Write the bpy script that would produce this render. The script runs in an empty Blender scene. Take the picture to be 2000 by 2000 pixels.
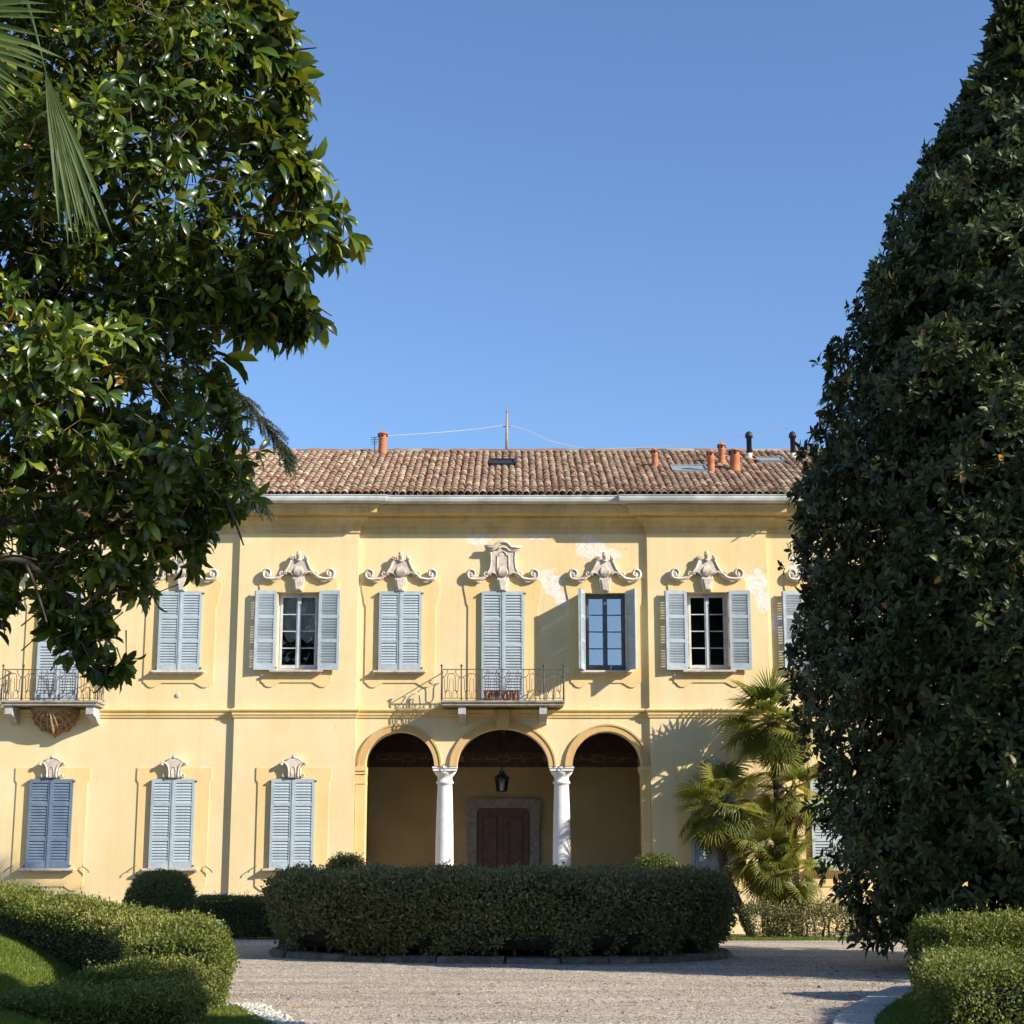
import bpy, math, random
import numpy as np
from mathutils import Vector, Matrix

random.seed(7)
rng = np.random.default_rng(11)
PI = math.pi
R = math.radians
S = bpy.context.scene

# ------------------------------------------------------------------ camera
cam_d = bpy.data.cameras.new('camera')
cam = bpy.data.objects.new('camera', cam_d)
S.collection.objects.link(cam)
cam.location = (0, -38, 1.65)
cam.rotation_euler = (R(90 + 11.75), 0, 0)
cam_d.sensor_width = 36
cam_d.lens = 58.41
cam_d.clip_end = 6000
S.camera = cam

# ------------------------------------------------------------------ sky, sun, exposure
SUN = Vector((1.0, -0.53, 0.60)).normalized()          # towards the sun
elev = math.asin(SUN.z)
w = bpy.data.worlds.new('World')
S.world = w
w.use_nodes = True
nt = w.node_tree
nt.nodes.clear()
sky = nt.nodes.new('ShaderNodeTexSky')
sky.sky_type = 'NISHITA'
sky.sun_disc = False
sky.sun_elevation = elev
sky.sun_rotation = math.atan2(SUN.x, SUN.y)
sky.altitude = 0
sky.air_density = 1.0
sky.dust_density = 0.3
sky.ozone_density = 5.0
bg = nt.nodes.new('ShaderNodeBackground')
bg.inputs['Strength'].default_value = 0.116
wo = nt.nodes.new('ShaderNodeOutputWorld')
tnt = nt.nodes.new('ShaderNodeMix')
tnt.data_type = 'RGBA'
tnt.blend_type = 'MULTIPLY'
tnt.inputs[0].default_value = 1.0
tnt.inputs[7].default_value = (1.0, 1.01, 1.06, 1)
nt.links.new(sky.outputs[0], tnt.inputs[6])
nt.links.new(tnt.outputs[2], bg.inputs[0])
nt.links.new(bg.outputs[0], wo.inputs[0])
sl = bpy.data.lights.new('sun', 'SUN')
sl.energy = 5.0
sl.angle = R(0.5)
sl.color = (1.0, 0.92, 0.80)
so = bpy.data.objects.new('sun', sl)
S.collection.objects.link(so)
so.location = (30, -30, 30)
so.rotation_euler = (-SUN).to_track_quat('-Z', 'Y').to_euler()
S.view_settings.view_transform = 'Standard'
S.view_settings.look = 'None'
S.view_settings.gamma = 1
S.view_settings.exposure = 0.68
S.view_settings.use_curve_mapping = False
S.cycles.max_bounces = 6
S.cycles.diffuse_bounces = 4
S.cycles.glossy_bounces = 2
S.cycles.transmission_bounces = 3
S.cycles.transparent_max_bounces = 6
S.cycles.use_adaptive_sampling = True
S.cycles.adaptive_threshold = 0.03

# ------------------------------------------------------------------ materials
def new_mat(name):
    m = bpy.data.materials.new(name)
    m.use_nodes = True
    n = m.node_tree
    n.nodes.clear()
    out = n.nodes.new('ShaderNodeOutputMaterial')
    return m, n, out

def nd(n, typ, **kw):
    x = n.nodes.new(typ)
    for k, v in kw.items():
        if k in x.inputs.keys() if hasattr(x.inputs, 'keys') else False:
            x.inputs[k].default_value = v
        else:
            setattr(x, k, v)
    return x

def ramp(n, fac, stops):
    r = n.nodes.new('ShaderNodeValToRGB')
    e = r.color_ramp.elements
    while len(e) < len(stops):
        e.new(0.5)
    for el, (p, c) in zip(e, stops):
        el.position = p
        el.color = (*c, 1) if len(c) == 3 else c
    n.links.new(fac, r.inputs[0])
    return r

def noise(n, vec, scale, detail=4, rough=0.55):
    t = n.nodes.new('ShaderNodeTexNoise')
    t.inputs['Scale'].default_value = scale
    t.inputs['Detail'].default_value = detail
    t.inputs['Roughness'].default_value = rough
    if vec is not None:
        n.links.new(vec, t.inputs['Vector'])
    return t

def mixc(n, fac, a, b, mode='MIX'):
    x = n.nodes.new('ShaderNodeMix')
    x.data_type = 'RGBA'
    x.blend_type = mode
    for sock, val in ((x.inputs[0], fac), (x.inputs[6], a), (x.inputs[7], b)):
        if hasattr(val, 'links') or hasattr(val, 'is_linked'):
            n.links.new(val, sock)
        elif isinstance(val, (int, float)):
            sock.default_value = val
        else:
            sock.default_value = (*val, 1)
    return x.outputs[2]

def math_(n, op, a, b=0.0):
    x = n.nodes.new('ShaderNodeMath')
    x.operation = op
    for s_, v in ((x.inputs[0], a), (x.inputs[1], b)):
        if hasattr(v, 'is_linked'):
            n.links.new(v, s_)
        else:
            s_.default_value = v
    return x.outputs[0]

def rough_mat(name, col, col2=None, rough=0.8, scale=6.0, bump=0.15, bscale=60.0, spec=0.3, metal=0.0, dist=0.01, vary=0.0):
    m, n, out = new_mat(name)
    tc = n.nodes.new('ShaderNodeTexCoord')
    b = n.nodes.new('ShaderNodeBsdfPrincipled')
    t = noise(n, tc.outputs['Object'], scale, 3, 0.6)
    c2 = col2 or tuple(c * 0.72 for c in col)
    rp = ramp(n, t.outputs[0], [(0.32, c2), (0.66, col)])
    colr = rp.outputs[0]
    if vary:   # every piece weathered a little differently
        oi = n.nodes.new('ShaderNodeObjectInfo')
        rv = ramp(n, oi.outputs['Random'], [(0.0, (1 - vary,) * 3), (1.0, (1 + vary * 0.6,) * 3)])
        colr = mixc(n, 1.0, colr, rv.outputs[0], 'MULTIPLY')
    n.links.new(colr, b.inputs['Base Color'])
    b.inputs['Roughness'].default_value = rough
    b.inputs['Metallic'].default_value = metal
    b.inputs['Specular IOR Level'].default_value = spec
    if bump:
        t2 = noise(n, tc.outputs['Object'], bscale, 2, 0.6)
        bp = n.nodes.new('ShaderNodeBump')
        bp.inputs['Strength'].default_value = bump
        bp.inputs['Distance'].default_value = dist
        n.links.new(t2.outputs[0], bp.inputs['Height'])
        n.links.new(bp.outputs[0], b.inputs['Normal'])
    n.links.new(b.outputs[0], out.inputs[0])
    return m

def stucco(name, c_hi, c_lo, blobs=(), stain=0.35):
    m, n, out = new_mat(name)
    tc = n.nodes.new('ShaderNodeTexCoord')
    P = tc.outputs['Object']
    b = n.nodes.new('ShaderNodeBsdfPrincipled')
    t = noise(n, P, 0.55, 3, 0.6)
    rp = ramp(n, t.outputs[0], [(0.34, c_lo), (0.64, c_hi)])
    col = rp.outputs[0]
    # rain streaks: noise stretched vertically
    mp = n.nodes.new('ShaderNodeMapping')
    mp.inputs['Scale'].default_value = (3.2, 3.2, 0.22)
    n.links.new(P, mp.inputs[0])
    ts = noise(n, mp.outputs[0], 1.6, 3, 0.65)
    st = ramp(n, ts.outputs[0], [(0.48, (0, 0, 0)), (0.72, (1, 1, 1))])
    f1 = math_(n, 'MULTIPLY', st.outputs[0], stain)
    col = mixc(n, f1, col, tuple(c * k for c, k in zip(c_lo, (0.86, 0.80, 0.72))))
    # small grey-green specks and dirt
    t3 = noise(n, P, 7.0, 3, 0.7)
    sp = ramp(n, t3.outputs[0], [(0.66, (0, 0, 0)), (0.74, (1, 1, 1))])
    f2 = math_(n, 'MULTIPLY', sp.outputs[0], 0.25)
    col = mixc(n, f2, col, tuple(c * 0.62 for c in c_lo))
    bumpsrc = None
    if blobs:
        tw = noise(n, P, 2.3, 4, 0.65)
        acc = None
        for (bx, bz, rx, rz) in blobs:
            sub = n.nodes.new('ShaderNodeVectorMath')
            sub.operation = 'SUBTRACT'
            n.links.new(P, sub.inputs[0])
            sub.inputs[1].default_value = (bx, 0, bz)
            mul = n.nodes.new('ShaderNodeVectorMath')
            mul.operation = 'MULTIPLY'
            n.links.new(sub.outputs[0], mul.inputs[0])
            mul.inputs[1].default_value = (1 / rx, 0, 1 / rz)
            ln = n.nodes.new('ShaderNodeVectorMath')
            ln.operation = 'LENGTH'
            n.links.new(mul.outputs[0], ln.inputs[0])
            v = math_(n, 'SUBTRACT', 1.55, ln.outputs['Value'])
            v = math_(n, 'MAXIMUM', v, 0.0)
            acc = v if acc is None else math_(n, 'MAXIMUM', acc, v)
        acc = math_(n, 'MULTIPLY', acc, tw.outputs[0])
        mk = ramp(n, acc, [(0.40, (0, 0, 0)), (0.47, (1, 1, 1))])
        t4 = noise(n, P, 9, 2, 0.6)
        pc = ramp(n, t4.outputs[0], [(0.35, (0.74, 0.64, 0.50)), (0.65, (0.86, 0.79, 0.70))])
        col = mixc(n, mk.outputs[0], col, pc.outputs[0])
        # hairline cracks near the peeled patches
        vo = n.nodes.new('ShaderNodeTexVoronoi')
        vo.feature = 'DISTANCE_TO_EDGE'
        vo.inputs['Scale'].default_value = 1.7
        wv = n.nodes.new('ShaderNodeVectorMath')
        wv.operation = 'ADD'
        t5 = noise(n, P, 3.0, 2, 0.6)
        n.links.new(P, wv.inputs[0])
        n.links.new(t5.outputs['Color'], wv.inputs[1])
        n.links.new(wv.outputs[0], vo.inputs['Vector'])
        cr = math_(n, 'LESS_THAN', vo.outputs['Distance'], 0.006)
        near = math_(n, 'GREATER_THAN', acc, 0.16)
        cr = math_(n, 'MULTIPLY', cr, near)
        cr = math_(n, 'MULTIPLY', cr, 0.55)
        col = mixc(n, cr, col, (0.30, 0.22, 0.12))
        bumpsrc = mk.outputs[0]
    n.links.new(col, b.inputs['Base Color'])
    b.inputs['Roughness'].default_value = 0.9
    b.inputs['Specular IOR Level'].default_value = 0.15
    tb = noise(n, P, 22, 3, 0.6)
    hsum = tb.outputs[0]
    bp = n.nodes.new('ShaderNodeBump')
    bp.inputs['Strength'].default_value = 0.22
    bp.inputs['Distance'].default_value = 0.012
    n.links.new(hsum, bp.inputs['Height'])
    n.links.new(bp.outputs[0], b.inputs['Normal'])
    n.links.new(b.outputs[0], out.inputs[0])
    return m

def leaf_mat(name, stops, rough=0.35, trans=0.25, tcol=(0.20, 0.30, 0.04), spec=0.5, obj_rand=False):
    """leaf colour from the per-leaf 'tint' number; each leaf its own shade"""
    m, n, out = new_mat(name)
    if obj_rand:
        oi = n.nodes.new('ShaderNodeObjectInfo')
        src = oi.outputs['Random']
    else:
        at_ = n.nodes.new('ShaderNodeAttribute')
        at_.attribute_name = 'tint'
        src = at_.outputs['Fac']
    rp = ramp(n, src, stops)
    b = n.nodes.new('ShaderNodeBsdfPrincipled')
    n.links.new(rp.outputs[0], b.inputs['Base Color'])
    b.inputs['Roughness'].default_value = rough
    b.inputs['Specular IOR Level'].default_value = spec
    if trans > 0:
        tr = n.nodes.new('ShaderNodeBsdfTranslucent')
        c2 = mixc(n, 0.6, rp.outputs[0], tcol)
        n.links.new(c2, tr.inputs['Color'])
        mx = n.nodes.new('ShaderNodeMixShader')
        mx.inputs[0].default_value = trans
        n.links.new(b.outputs[0], mx.inputs[1])
        n.links.new(tr.outputs[0], mx.inputs[2])
        n.links.new(mx.outputs[0], out.inputs[0])
    else:
        n.links.new(b.outputs[0], out.inputs[0])
    return m

def glass_mat(name, refl, tint=(1, 1, 1)):
    m, n, out = new_mat(name)
    g = n.nodes.new('ShaderNodeBsdfGlossy')
    g.inputs['Roughness'].default_value = 0.015
    g.inputs['Color'].default_value = (*tint, 1)
    tr = n.nodes.new('ShaderNodeBsdfTransparent')
    tr.inputs['Color'].default_value = (0.82, 0.86, 0.86, 1)
    mx = n.nodes.new('ShaderNodeMixShader')
    if refl is None:
        fr = n.nodes.new('ShaderNodeFresnel')
        fr.inputs['IOR'].default_value = 1.75
        n.links.new(fr.outputs[0], mx.inputs[0])
    else:
        mx.inputs[0].default_value = refl
    tc = n.nodes.new('ShaderNodeTexCoord')
    t = noise(n, tc.outputs['Object'], 2.5, 2, 0.5)
    bp = n.nodes.new('ShaderNodeBump')
    bp.inputs['Strength'].default_value = 0.05
    bp.inputs['Distance'].default_value = 0.02
    n.links.new(t.outputs[0], bp.inputs['Height'])
    n.links.new(bp.outputs[0], g.inputs['Normal'])
    n.links.new(tr.outputs[0], mx.inputs[1])
    n.links.new(g.outputs[0], mx.inputs[2])
    n.links.new(mx.outputs[0], out.inputs[0])
    return m

Y_HI, Y_LO = (0.80, 0.655, 0.39), (0.75, 0.58, 0.30)
M = {}
BLOBS = [(2.05, 8.72, 0.42, 0.30), (2.5, 8.55, 0.35, 0.16), (1.12, 7.85, 0.30, 0.42), (1.35, 7.55, 0.22, 0.25),
         (-0.55, 8.95, 0.4, 0.22), (0.75, 8.95, 0.3, 0.12), (5.85, 7.9, 0.30, 0.35), (6.0, 7.45, 0.22, 0.35),
         (6.9, 8.2, 0.35, 0.5), (-6.75, 3.6, 0.12, 0.10), (6.35, 6.9, 0.2, 0.3)]
M['stucco'] = stucco('yellow_stucco', Y_HI, Y_LO, [(a, b, c * 1.2, d * 1.2) for a, b, c, d in BLOBS], stain=0.28)
M['stucco2'] = stucco('yellow_stucco_trim', (0.79, 0.59, 0.27), (0.70, 0.49, 0.20), stain=0.45)
M['surround'] = stucco('ochre_stucco_surround', (0.80, 0.60, 0.30), (0.755, 0.545, 0.245), stain=0.3)
M['archivolt'] = stucco('ochre_archivolt', (0.66, 0.45, 0.20), (0.56, 0.36, 0.15), stain=0.3)
M['cornice'] = stucco('weathered_cornice', (0.70, 0.53, 0.25), (0.50, 0.37, 0.18), stain=0.7)
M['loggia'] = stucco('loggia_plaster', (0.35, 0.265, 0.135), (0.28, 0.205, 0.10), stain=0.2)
M['ceiling'] = rough_mat('dark_timber', (0.06, 0.04, 0.03), (0.03, 0.02, 0.015), 0.8, 5)
M['frieze'] = rough_mat('frieze_red_brown', (0.10, 0.065, 0.045), (0.06, 0.04, 0.03), 0.9, 8)
M['friezelight'] = rough_mat('frieze_ochre', (0.24, 0.17, 0.10), (0.17, 0.115, 0.065), 0.9, 8)
M['shutter'] = rough_mat('pale_blue_grey_paint', (0.47, 0.535, 0.57), (0.36, 0.42, 0.46), 0.55, 4.5, 0.1, 80, vary=0.14)
M['shutter_shaded'] = rough_mat('shaded_blue_grey_paint', (0.165, 0.215, 0.29), (0.11, 0.155, 0.22), 0.6, 4.0, 0.1, 80)  # darker shutter paint with the tree's shade put into the colour
M['louvre_shade'] = rough_mat('louvre_gap_shade', (0.22, 0.27, 0.33), (0.15, 0.19, 0.25), 0.55, 3.0, 0.1, 80)  # shade of the louvre gaps put into the colour
M['frame'] = rough_mat('window_frame_paint', (0.56, 0.60, 0.62), (0.42, 0.46, 0.49), 0.5, 5.0, 0.08, 90)
M['frame_dark'] = rough_mat('dark_blue_frame_paint', (0.10, 0.13, 0.17), (0.07, 0.09, 0.13), 0.5, 5.0, 0.08, 90)
M['glass'] = glass_mat('window_glass', None)
M['coated'] = glass_mat('reflective_window_glass', 0.55, (0.95, 0.88, 0.80))
M['stone'] = rough_mat('cream_carved_stone', (0.72, 0.63, 0.52), (0.50, 0.42, 0.33), 0.85, 9, 0.5, 45, vary=0.12, dist=0.015)
M['ochrestone'] = rough_mat('ochre_brown_carving', (0.40, 0.27, 0.13), (0.26, 0.16, 0.08), 0.85, 7, 0.3, 50)
M['greystone'] = rough_mat('grey_granite', (0.52, 0.51, 0.50), (0.36, 0.35, 0.34), 0.8, 14, 0.4, 120)
M['slab'] = rough_mat('weathered_slab', (0.40, 0.36, 0.28), (0.22, 0.20, 0.15), 0.9, 6, 0.4, 60)
M['white_stone'] = rough_mat('white_granite_column', (0.80, 0.78, 0.75), (0.69, 0.68, 0.66), 0.75, 6, 0.35, 90)
M['doorstone'] = rough_mat('door_granite', (0.24, 0.22, 0.19), (0.12, 0.11, 0.10), 0.8, 12, 0.3, 80)
M['iron'] = rough_mat('rusted_iron', (0.14, 0.11, 0.10), (0.07, 0.06, 0.06), 0.6, 20, 0.2, 100, metal=0.4)
M['zinc'] = rough_mat('painted_gutter', (0.66, 0.68, 0.64), (0.42, 0.43, 0.40), 0.5, 2.2, 0.1, 60)
M['wood'] = rough_mat('red_brown_wood', (0.105, 0.048, 0.030), (0.06, 0.026, 0.017), 0.45, 8, 0.2, 60)
M['terracotta'] = rough_mat('terracotta', (0.52, 0.20, 0.095), (0.36, 0.13, 0.06), 0.85, 9, 0.3, 60)
M['planter'] = rough_mat('brown_terracotta', (0.36, 0.16, 0.09), (0.20, 0.09, 0.05), 0.85, 12, 0.3, 60)
M['planter_hi'] = rough_mat('pale_terracotta', (0.55, 0.33, 0.22), (0.42, 0.24, 0.15), 0.85, 12, 0.3, 60)
M['darkpipe'] = rough_mat('dark_flue', (0.035, 0.038, 0.042), (0.02, 0.02, 0.025), 0.5, 8)
M['skyglass'] = rough_mat('dusty_skylight', (0.34, 0.36, 0.35), (0.26, 0.28, 0.28), 0.25, 3, 0)
M['mast'] = rough_mat('weathered_mast', (0.42, 0.34, 0.27), (0.28, 0.17, 0.11), 0.7, 6)
M['wire'] = rough_mat('pale_cable', (0.55, 0.55, 0.55), (0.5, 0.5, 0.5), 0.6, 3, 0)
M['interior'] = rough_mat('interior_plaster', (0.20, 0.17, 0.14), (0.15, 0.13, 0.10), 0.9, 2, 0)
M['curtain'] = rough_mat('curtain_cloth', (0.62, 0.60, 0.56), (0.5, 0.48, 0.45), 0.9, 6, 0.1)
M['bark'] = rough_mat('grey_brown_bark', (0.10, 0.08, 0.06), (0.04, 0.032, 0.025), 0.9, 9, 0.6, 40, dist=0.03)
M['twig'] = rough_mat('tan_twig', (0.20, 0.13, 0.07), (0.10, 0.065, 0.04), 0.85, 20, 0.3, 60)
M['palmbark'] = rough_mat('fibrous_palm_bark', (0.16, 0.11, 0.065), (0.05, 0.033, 0.02), 0.95, 18, 0.9, 60, dist=0.03)
M['fruit'] = rough_mat('orange_fruit_stalks', (0.62, 0.25, 0.05), (0.40, 0.15, 0.03), 0.7, 20, 0.2)
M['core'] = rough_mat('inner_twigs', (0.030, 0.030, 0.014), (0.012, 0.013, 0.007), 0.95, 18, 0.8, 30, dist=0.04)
M['soil'] = rough_mat('dark_soil', (0.085, 0.060, 0.042), (0.045, 0.032, 0.022), 0.95, 8, 0.6, 40)
M['kerb'] = rough_mat('worn_kerb_stone', (0.20, 0.175, 0.135), (0.085, 0.078, 0.052), 0.95, 6, 0.9, 26, dist=0.04, vary=0.25)
M['pale_kerb'] = rough_mat('pale_granite_kerb', (0.72, 0.65, 0.57), (0.24, 0.215, 0.19), 0.9, 28, 0.9, 40, dist=0.03, vary=0.1)
M['pebble'] = rough_mat('white_pebble', (0.60, 0.57, 0.50), (0.40, 0.375, 0.32), 0.7, 14, 0.2)

def tile_mat():
    m, n, out = new_mat('old_clay_tiles')
    a = n.nodes.new('ShaderNodeAttribute')
    a.attribute_name = 'tint'
    oi = n.nodes.new('ShaderNodeObjectInfo')
    s = math_(n, 'ADD', a.outputs['Fac'], oi.outputs['Random'])
    s = math_(n, 'FRACT', s)
    rp = ramp(n, s, [(0.0, (0.23, 0.125, 0.080)), (0.25, (0.31, 0.185, 0.125)), (0.5, (0.38, 0.245, 0.165)),
                     (0.72, (0.37, 0.265, 0.185)), (0.86, (0.56, 0.43, 0.29)), (1.0, (0.25, 0.18, 0.13))])
    tc = n.nodes.new('ShaderNodeTexCoord')
    t = noise(n, tc.outputs['Object'], 9, 3, 0.65)
    r2 = ramp(n, t.outputs[0], [(0.42, (0, 0, 0)), (0.62, (1, 1, 1))])
    f = math_(n, 'MULTIPLY', r2.outputs[0], 0.45)
    col = mixc(n, f, rp.outputs[0], (0.13, 0.095, 0.065))
    tl = noise(n, tc.outputs['Object'], 0.9, 4, 0.7)
    rl_ = ramp(n, tl.outputs[0], [(0.50, (0, 0, 0)), (0.66, (1, 1, 1))])
    fl_ = math_(n, 'MULTIPLY', rl_.outputs[0], 0.45)
    col = mixc(n, fl_, col, (0.17, 0.15, 0.105))
    b = n.nodes.new('ShaderNodeBsdfPrincipled')
    n.links.new(col, b.inputs['Base Color'])
    b.inputs['Roughness'].default_value = 0.9
    b.inputs['Specular IOR Level'].default_value = 0.2
    n.links.new(b.outputs[0], out.inputs[0])
    return m
M['tile'] = tile_mat()

def gravel_mat():
    m, n, out = new_mat('gravel')
    tc = n.nodes.new('ShaderNodeTexCoord')
    P = tc.outputs['Object']
    vo = n.nodes.new('ShaderNodeTexVoronoi')
    vo.inputs['Scale'].default_value = 46
    n.links.new(P, vo.inputs['Vector'])
    sep = n.nodes.new('ShaderNodeSeparateColor')
    n.links.new(vo.outputs['Color'], sep.inputs[0])
    rp = ramp(n, sep.outputs[0], [(0.0, (0.13, 0.105, 0.085)), (0.3, (0.375, 0.325, 0.265)),
                                  (0.7, (0.515, 0.46, 0.39)), (1.0, (0.78, 0.73, 0.65))])
    mp = n.nodes.new('ShaderNodeMapping')
    mp.inputs['Scale'].default_value = (0.22, 1.0, 1.0)
    mp.inputs['Rotation'].default_value = (0, 0, 0.15)
    n.links.new(P, mp.inputs[0])
    t = noise(n, mp.outputs[0], 1.3, 4, 0.6)
    r2 = ramp(n, t.outputs[0], [(0.35, (0.82, 0.77, 0.71)), (0.62, (1.16, 1.10, 1.02))])
    col = mixc(n, 1.0, rp.outputs[0], r2.outputs[0], 'MULTIPLY')
    # faint moss where nobody drives
    t3 = noise(n, P, 0.35, 4, 0.6)
    r3 = ramp(n, t3.outputs[0], [(0.60, (0, 0, 0)), (0.74, (1, 1, 1))])
    f3 = math_(n, 'MULTIPLY', r3.outputs[0], 0.25)
    col = mixc(n, f3, col, (0.22, 0.22, 0.10))
    b = n.nodes.new('ShaderNodeBsdfPrincipled')
    n.links.new(col, b.inputs['Base Color'])
    b.inputs['Roughness'].default_value = 0.9
    b.inputs['Specular IOR Level'].default_value = 0.25
    bp = n.nodes.new('ShaderNodeBump')
    bp.inputs['Strength'].default_value = 0.7
    bp.inputs['Distance'].default_value = 0.02
    h = math_(n, 'SUBTRACT', 1.0, vo.outputs['Distance'])
    n.links.new(h, bp.inputs['Height'])
    n.links.new(bp.outputs[0], b.inputs['Normal'])
    n.links.new(b.outputs[0], out.inputs[0])
    return m
M['gravel'] = gravel_mat()
M['turf'] = rough_mat('turf', (0.105, 0.135, 0.025), (0.060, 0.082, 0.016), 0.95, 5, 0.5, 60, dist=0.02)
M['grass'] = leaf_mat('grass_blades', [(0, (0.075, 0.115, 0.012)), (0.5, (0.135, 0.185, 0.022)), (0.9, (0.21, 0.24, 0.035)), (1, (0.34, 0.30, 0.09))], 0.5, 0.3, (0.22, 0.36, 0.04), 0.3)
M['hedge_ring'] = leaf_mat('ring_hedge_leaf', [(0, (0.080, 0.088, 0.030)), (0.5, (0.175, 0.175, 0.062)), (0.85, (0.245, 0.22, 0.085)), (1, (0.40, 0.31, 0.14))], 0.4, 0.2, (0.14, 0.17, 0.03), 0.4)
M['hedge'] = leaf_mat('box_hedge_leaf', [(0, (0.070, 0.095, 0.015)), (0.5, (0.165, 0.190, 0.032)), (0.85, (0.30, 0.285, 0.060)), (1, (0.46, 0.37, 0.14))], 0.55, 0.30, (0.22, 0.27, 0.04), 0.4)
M['shrub_dark'] = leaf_mat('clipped_shrub_leaf', [(0, (0.055, 0.080, 0.020)), (0.6, (0.120, 0.155, 0.038)), (1, (0.20, 0.23, 0.06))], 0.45, 0.18, (0.10, 0.16, 0.03), 0.4)
M['shrub'] = leaf_mat('yellow_green_shrub_leaf', [(0, (0.05, 0.075, 0.014)), (0.6, (0.115, 0.14, 0.028)), (1, (0.21, 0.215, 0.05))], 0.45, 0.25, (0.24, 0.28, 0.04), 0.35)
MAG = [(0, (0.014, 0.032, 0.006)), (0.40, (0.030, 0.062, 0.009)), (0.72, (0.070, 0.115, 0.013)), (0.955, (0.22, 0.255, 0.022)), (0.97, (0.36, 0.26, 0.03)), (0.985, (0.28, 0.12, 0.03)), (1, (0.11, 0.055, 0.02))]
M['magnolia'] = leaf_mat('magnolia_leaf', MAG, 0.30, 0.20, (0.42, 0.46, 0.02), 0.42)
M['magnolia_one'] = leaf_mat('magnolia_single_leaf', MAG, 0.30, 0.20, (0.42, 0.46, 0.02), 0.42, True)
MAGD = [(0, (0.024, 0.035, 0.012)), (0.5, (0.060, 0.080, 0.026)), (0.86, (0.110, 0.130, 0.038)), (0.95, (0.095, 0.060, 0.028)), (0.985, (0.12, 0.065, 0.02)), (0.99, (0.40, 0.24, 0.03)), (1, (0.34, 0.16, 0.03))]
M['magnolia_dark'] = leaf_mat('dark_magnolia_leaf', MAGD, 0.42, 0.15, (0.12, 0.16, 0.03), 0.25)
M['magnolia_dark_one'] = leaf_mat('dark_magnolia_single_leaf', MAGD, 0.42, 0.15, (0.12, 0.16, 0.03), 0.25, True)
M['frond'] = leaf_mat('palm_frond', [(0, (0.10, 0.125, 0.020)), (0.6, (0.21, 0.22, 0.035)), (1, (0.36, 0.32, 0.06))], 0.45, 0.45, (0.26, 0.30, 0.04), 0.45, True)
M['frond_near'] = leaf_mat('near_palm_frond', [(0, (0.035, 0.062, 0.014)), (1, (0.080, 0.115, 0.028))], 0.55, 0.20, (0.18, 0.26, 0.04), 0.3, True)
M['dead_frond'] = rough_mat('dead_palm_frond', (0.34, 0.22, 0.10), (0.20, 0.12, 0.05), 0.85, 9, 0.2)
M['fallen'] = leaf_mat('fallen_leaf', [(0, (0.16, 0.09, 0.04)), (0.6, (0.30, 0.18, 0.06)), (1, (0.42, 0.30, 0.08))], 0.6, 0.0)
M['needle'] = leaf_mat('cedar_needle', [(0, (0.045, 0.070, 0.040)), (1, (0.11, 0.135, 0.075))], 0.5, 0.1, (0.1, 0.14, 0.06), 0.3)

# ------------------------------------------------------------------ mesh helpers
COL = S.collection
def link(name, me, mat, parent=None, loc=(0, 0, 0), rot=(0, 0, 0)):
    o = bpy.data.objects.new(name, me)
    COL.objects.link(o)
    if mat is not None and len(me.materials) == 0:
        me.materials.append(mat)
    if parent is not None:
        o.parent = parent
    o.location = loc
    o.rotation_euler = rot
    return o

def tag(o, label=None, cat=None, group=None, kind=None):
    if label: o['label'] = label
    if cat: o['category'] = cat
    if group: o['group'] = group
    if kind: o['kind'] = kind
    return o

def empty(name, loc, label, cat, group=None):
    o = bpy.data.objects.new(name, None)
    COL.objects.link(o)
    o.location = loc
    o.empty_display_size = 0.3
    return tag(o, label, cat, group)

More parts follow.
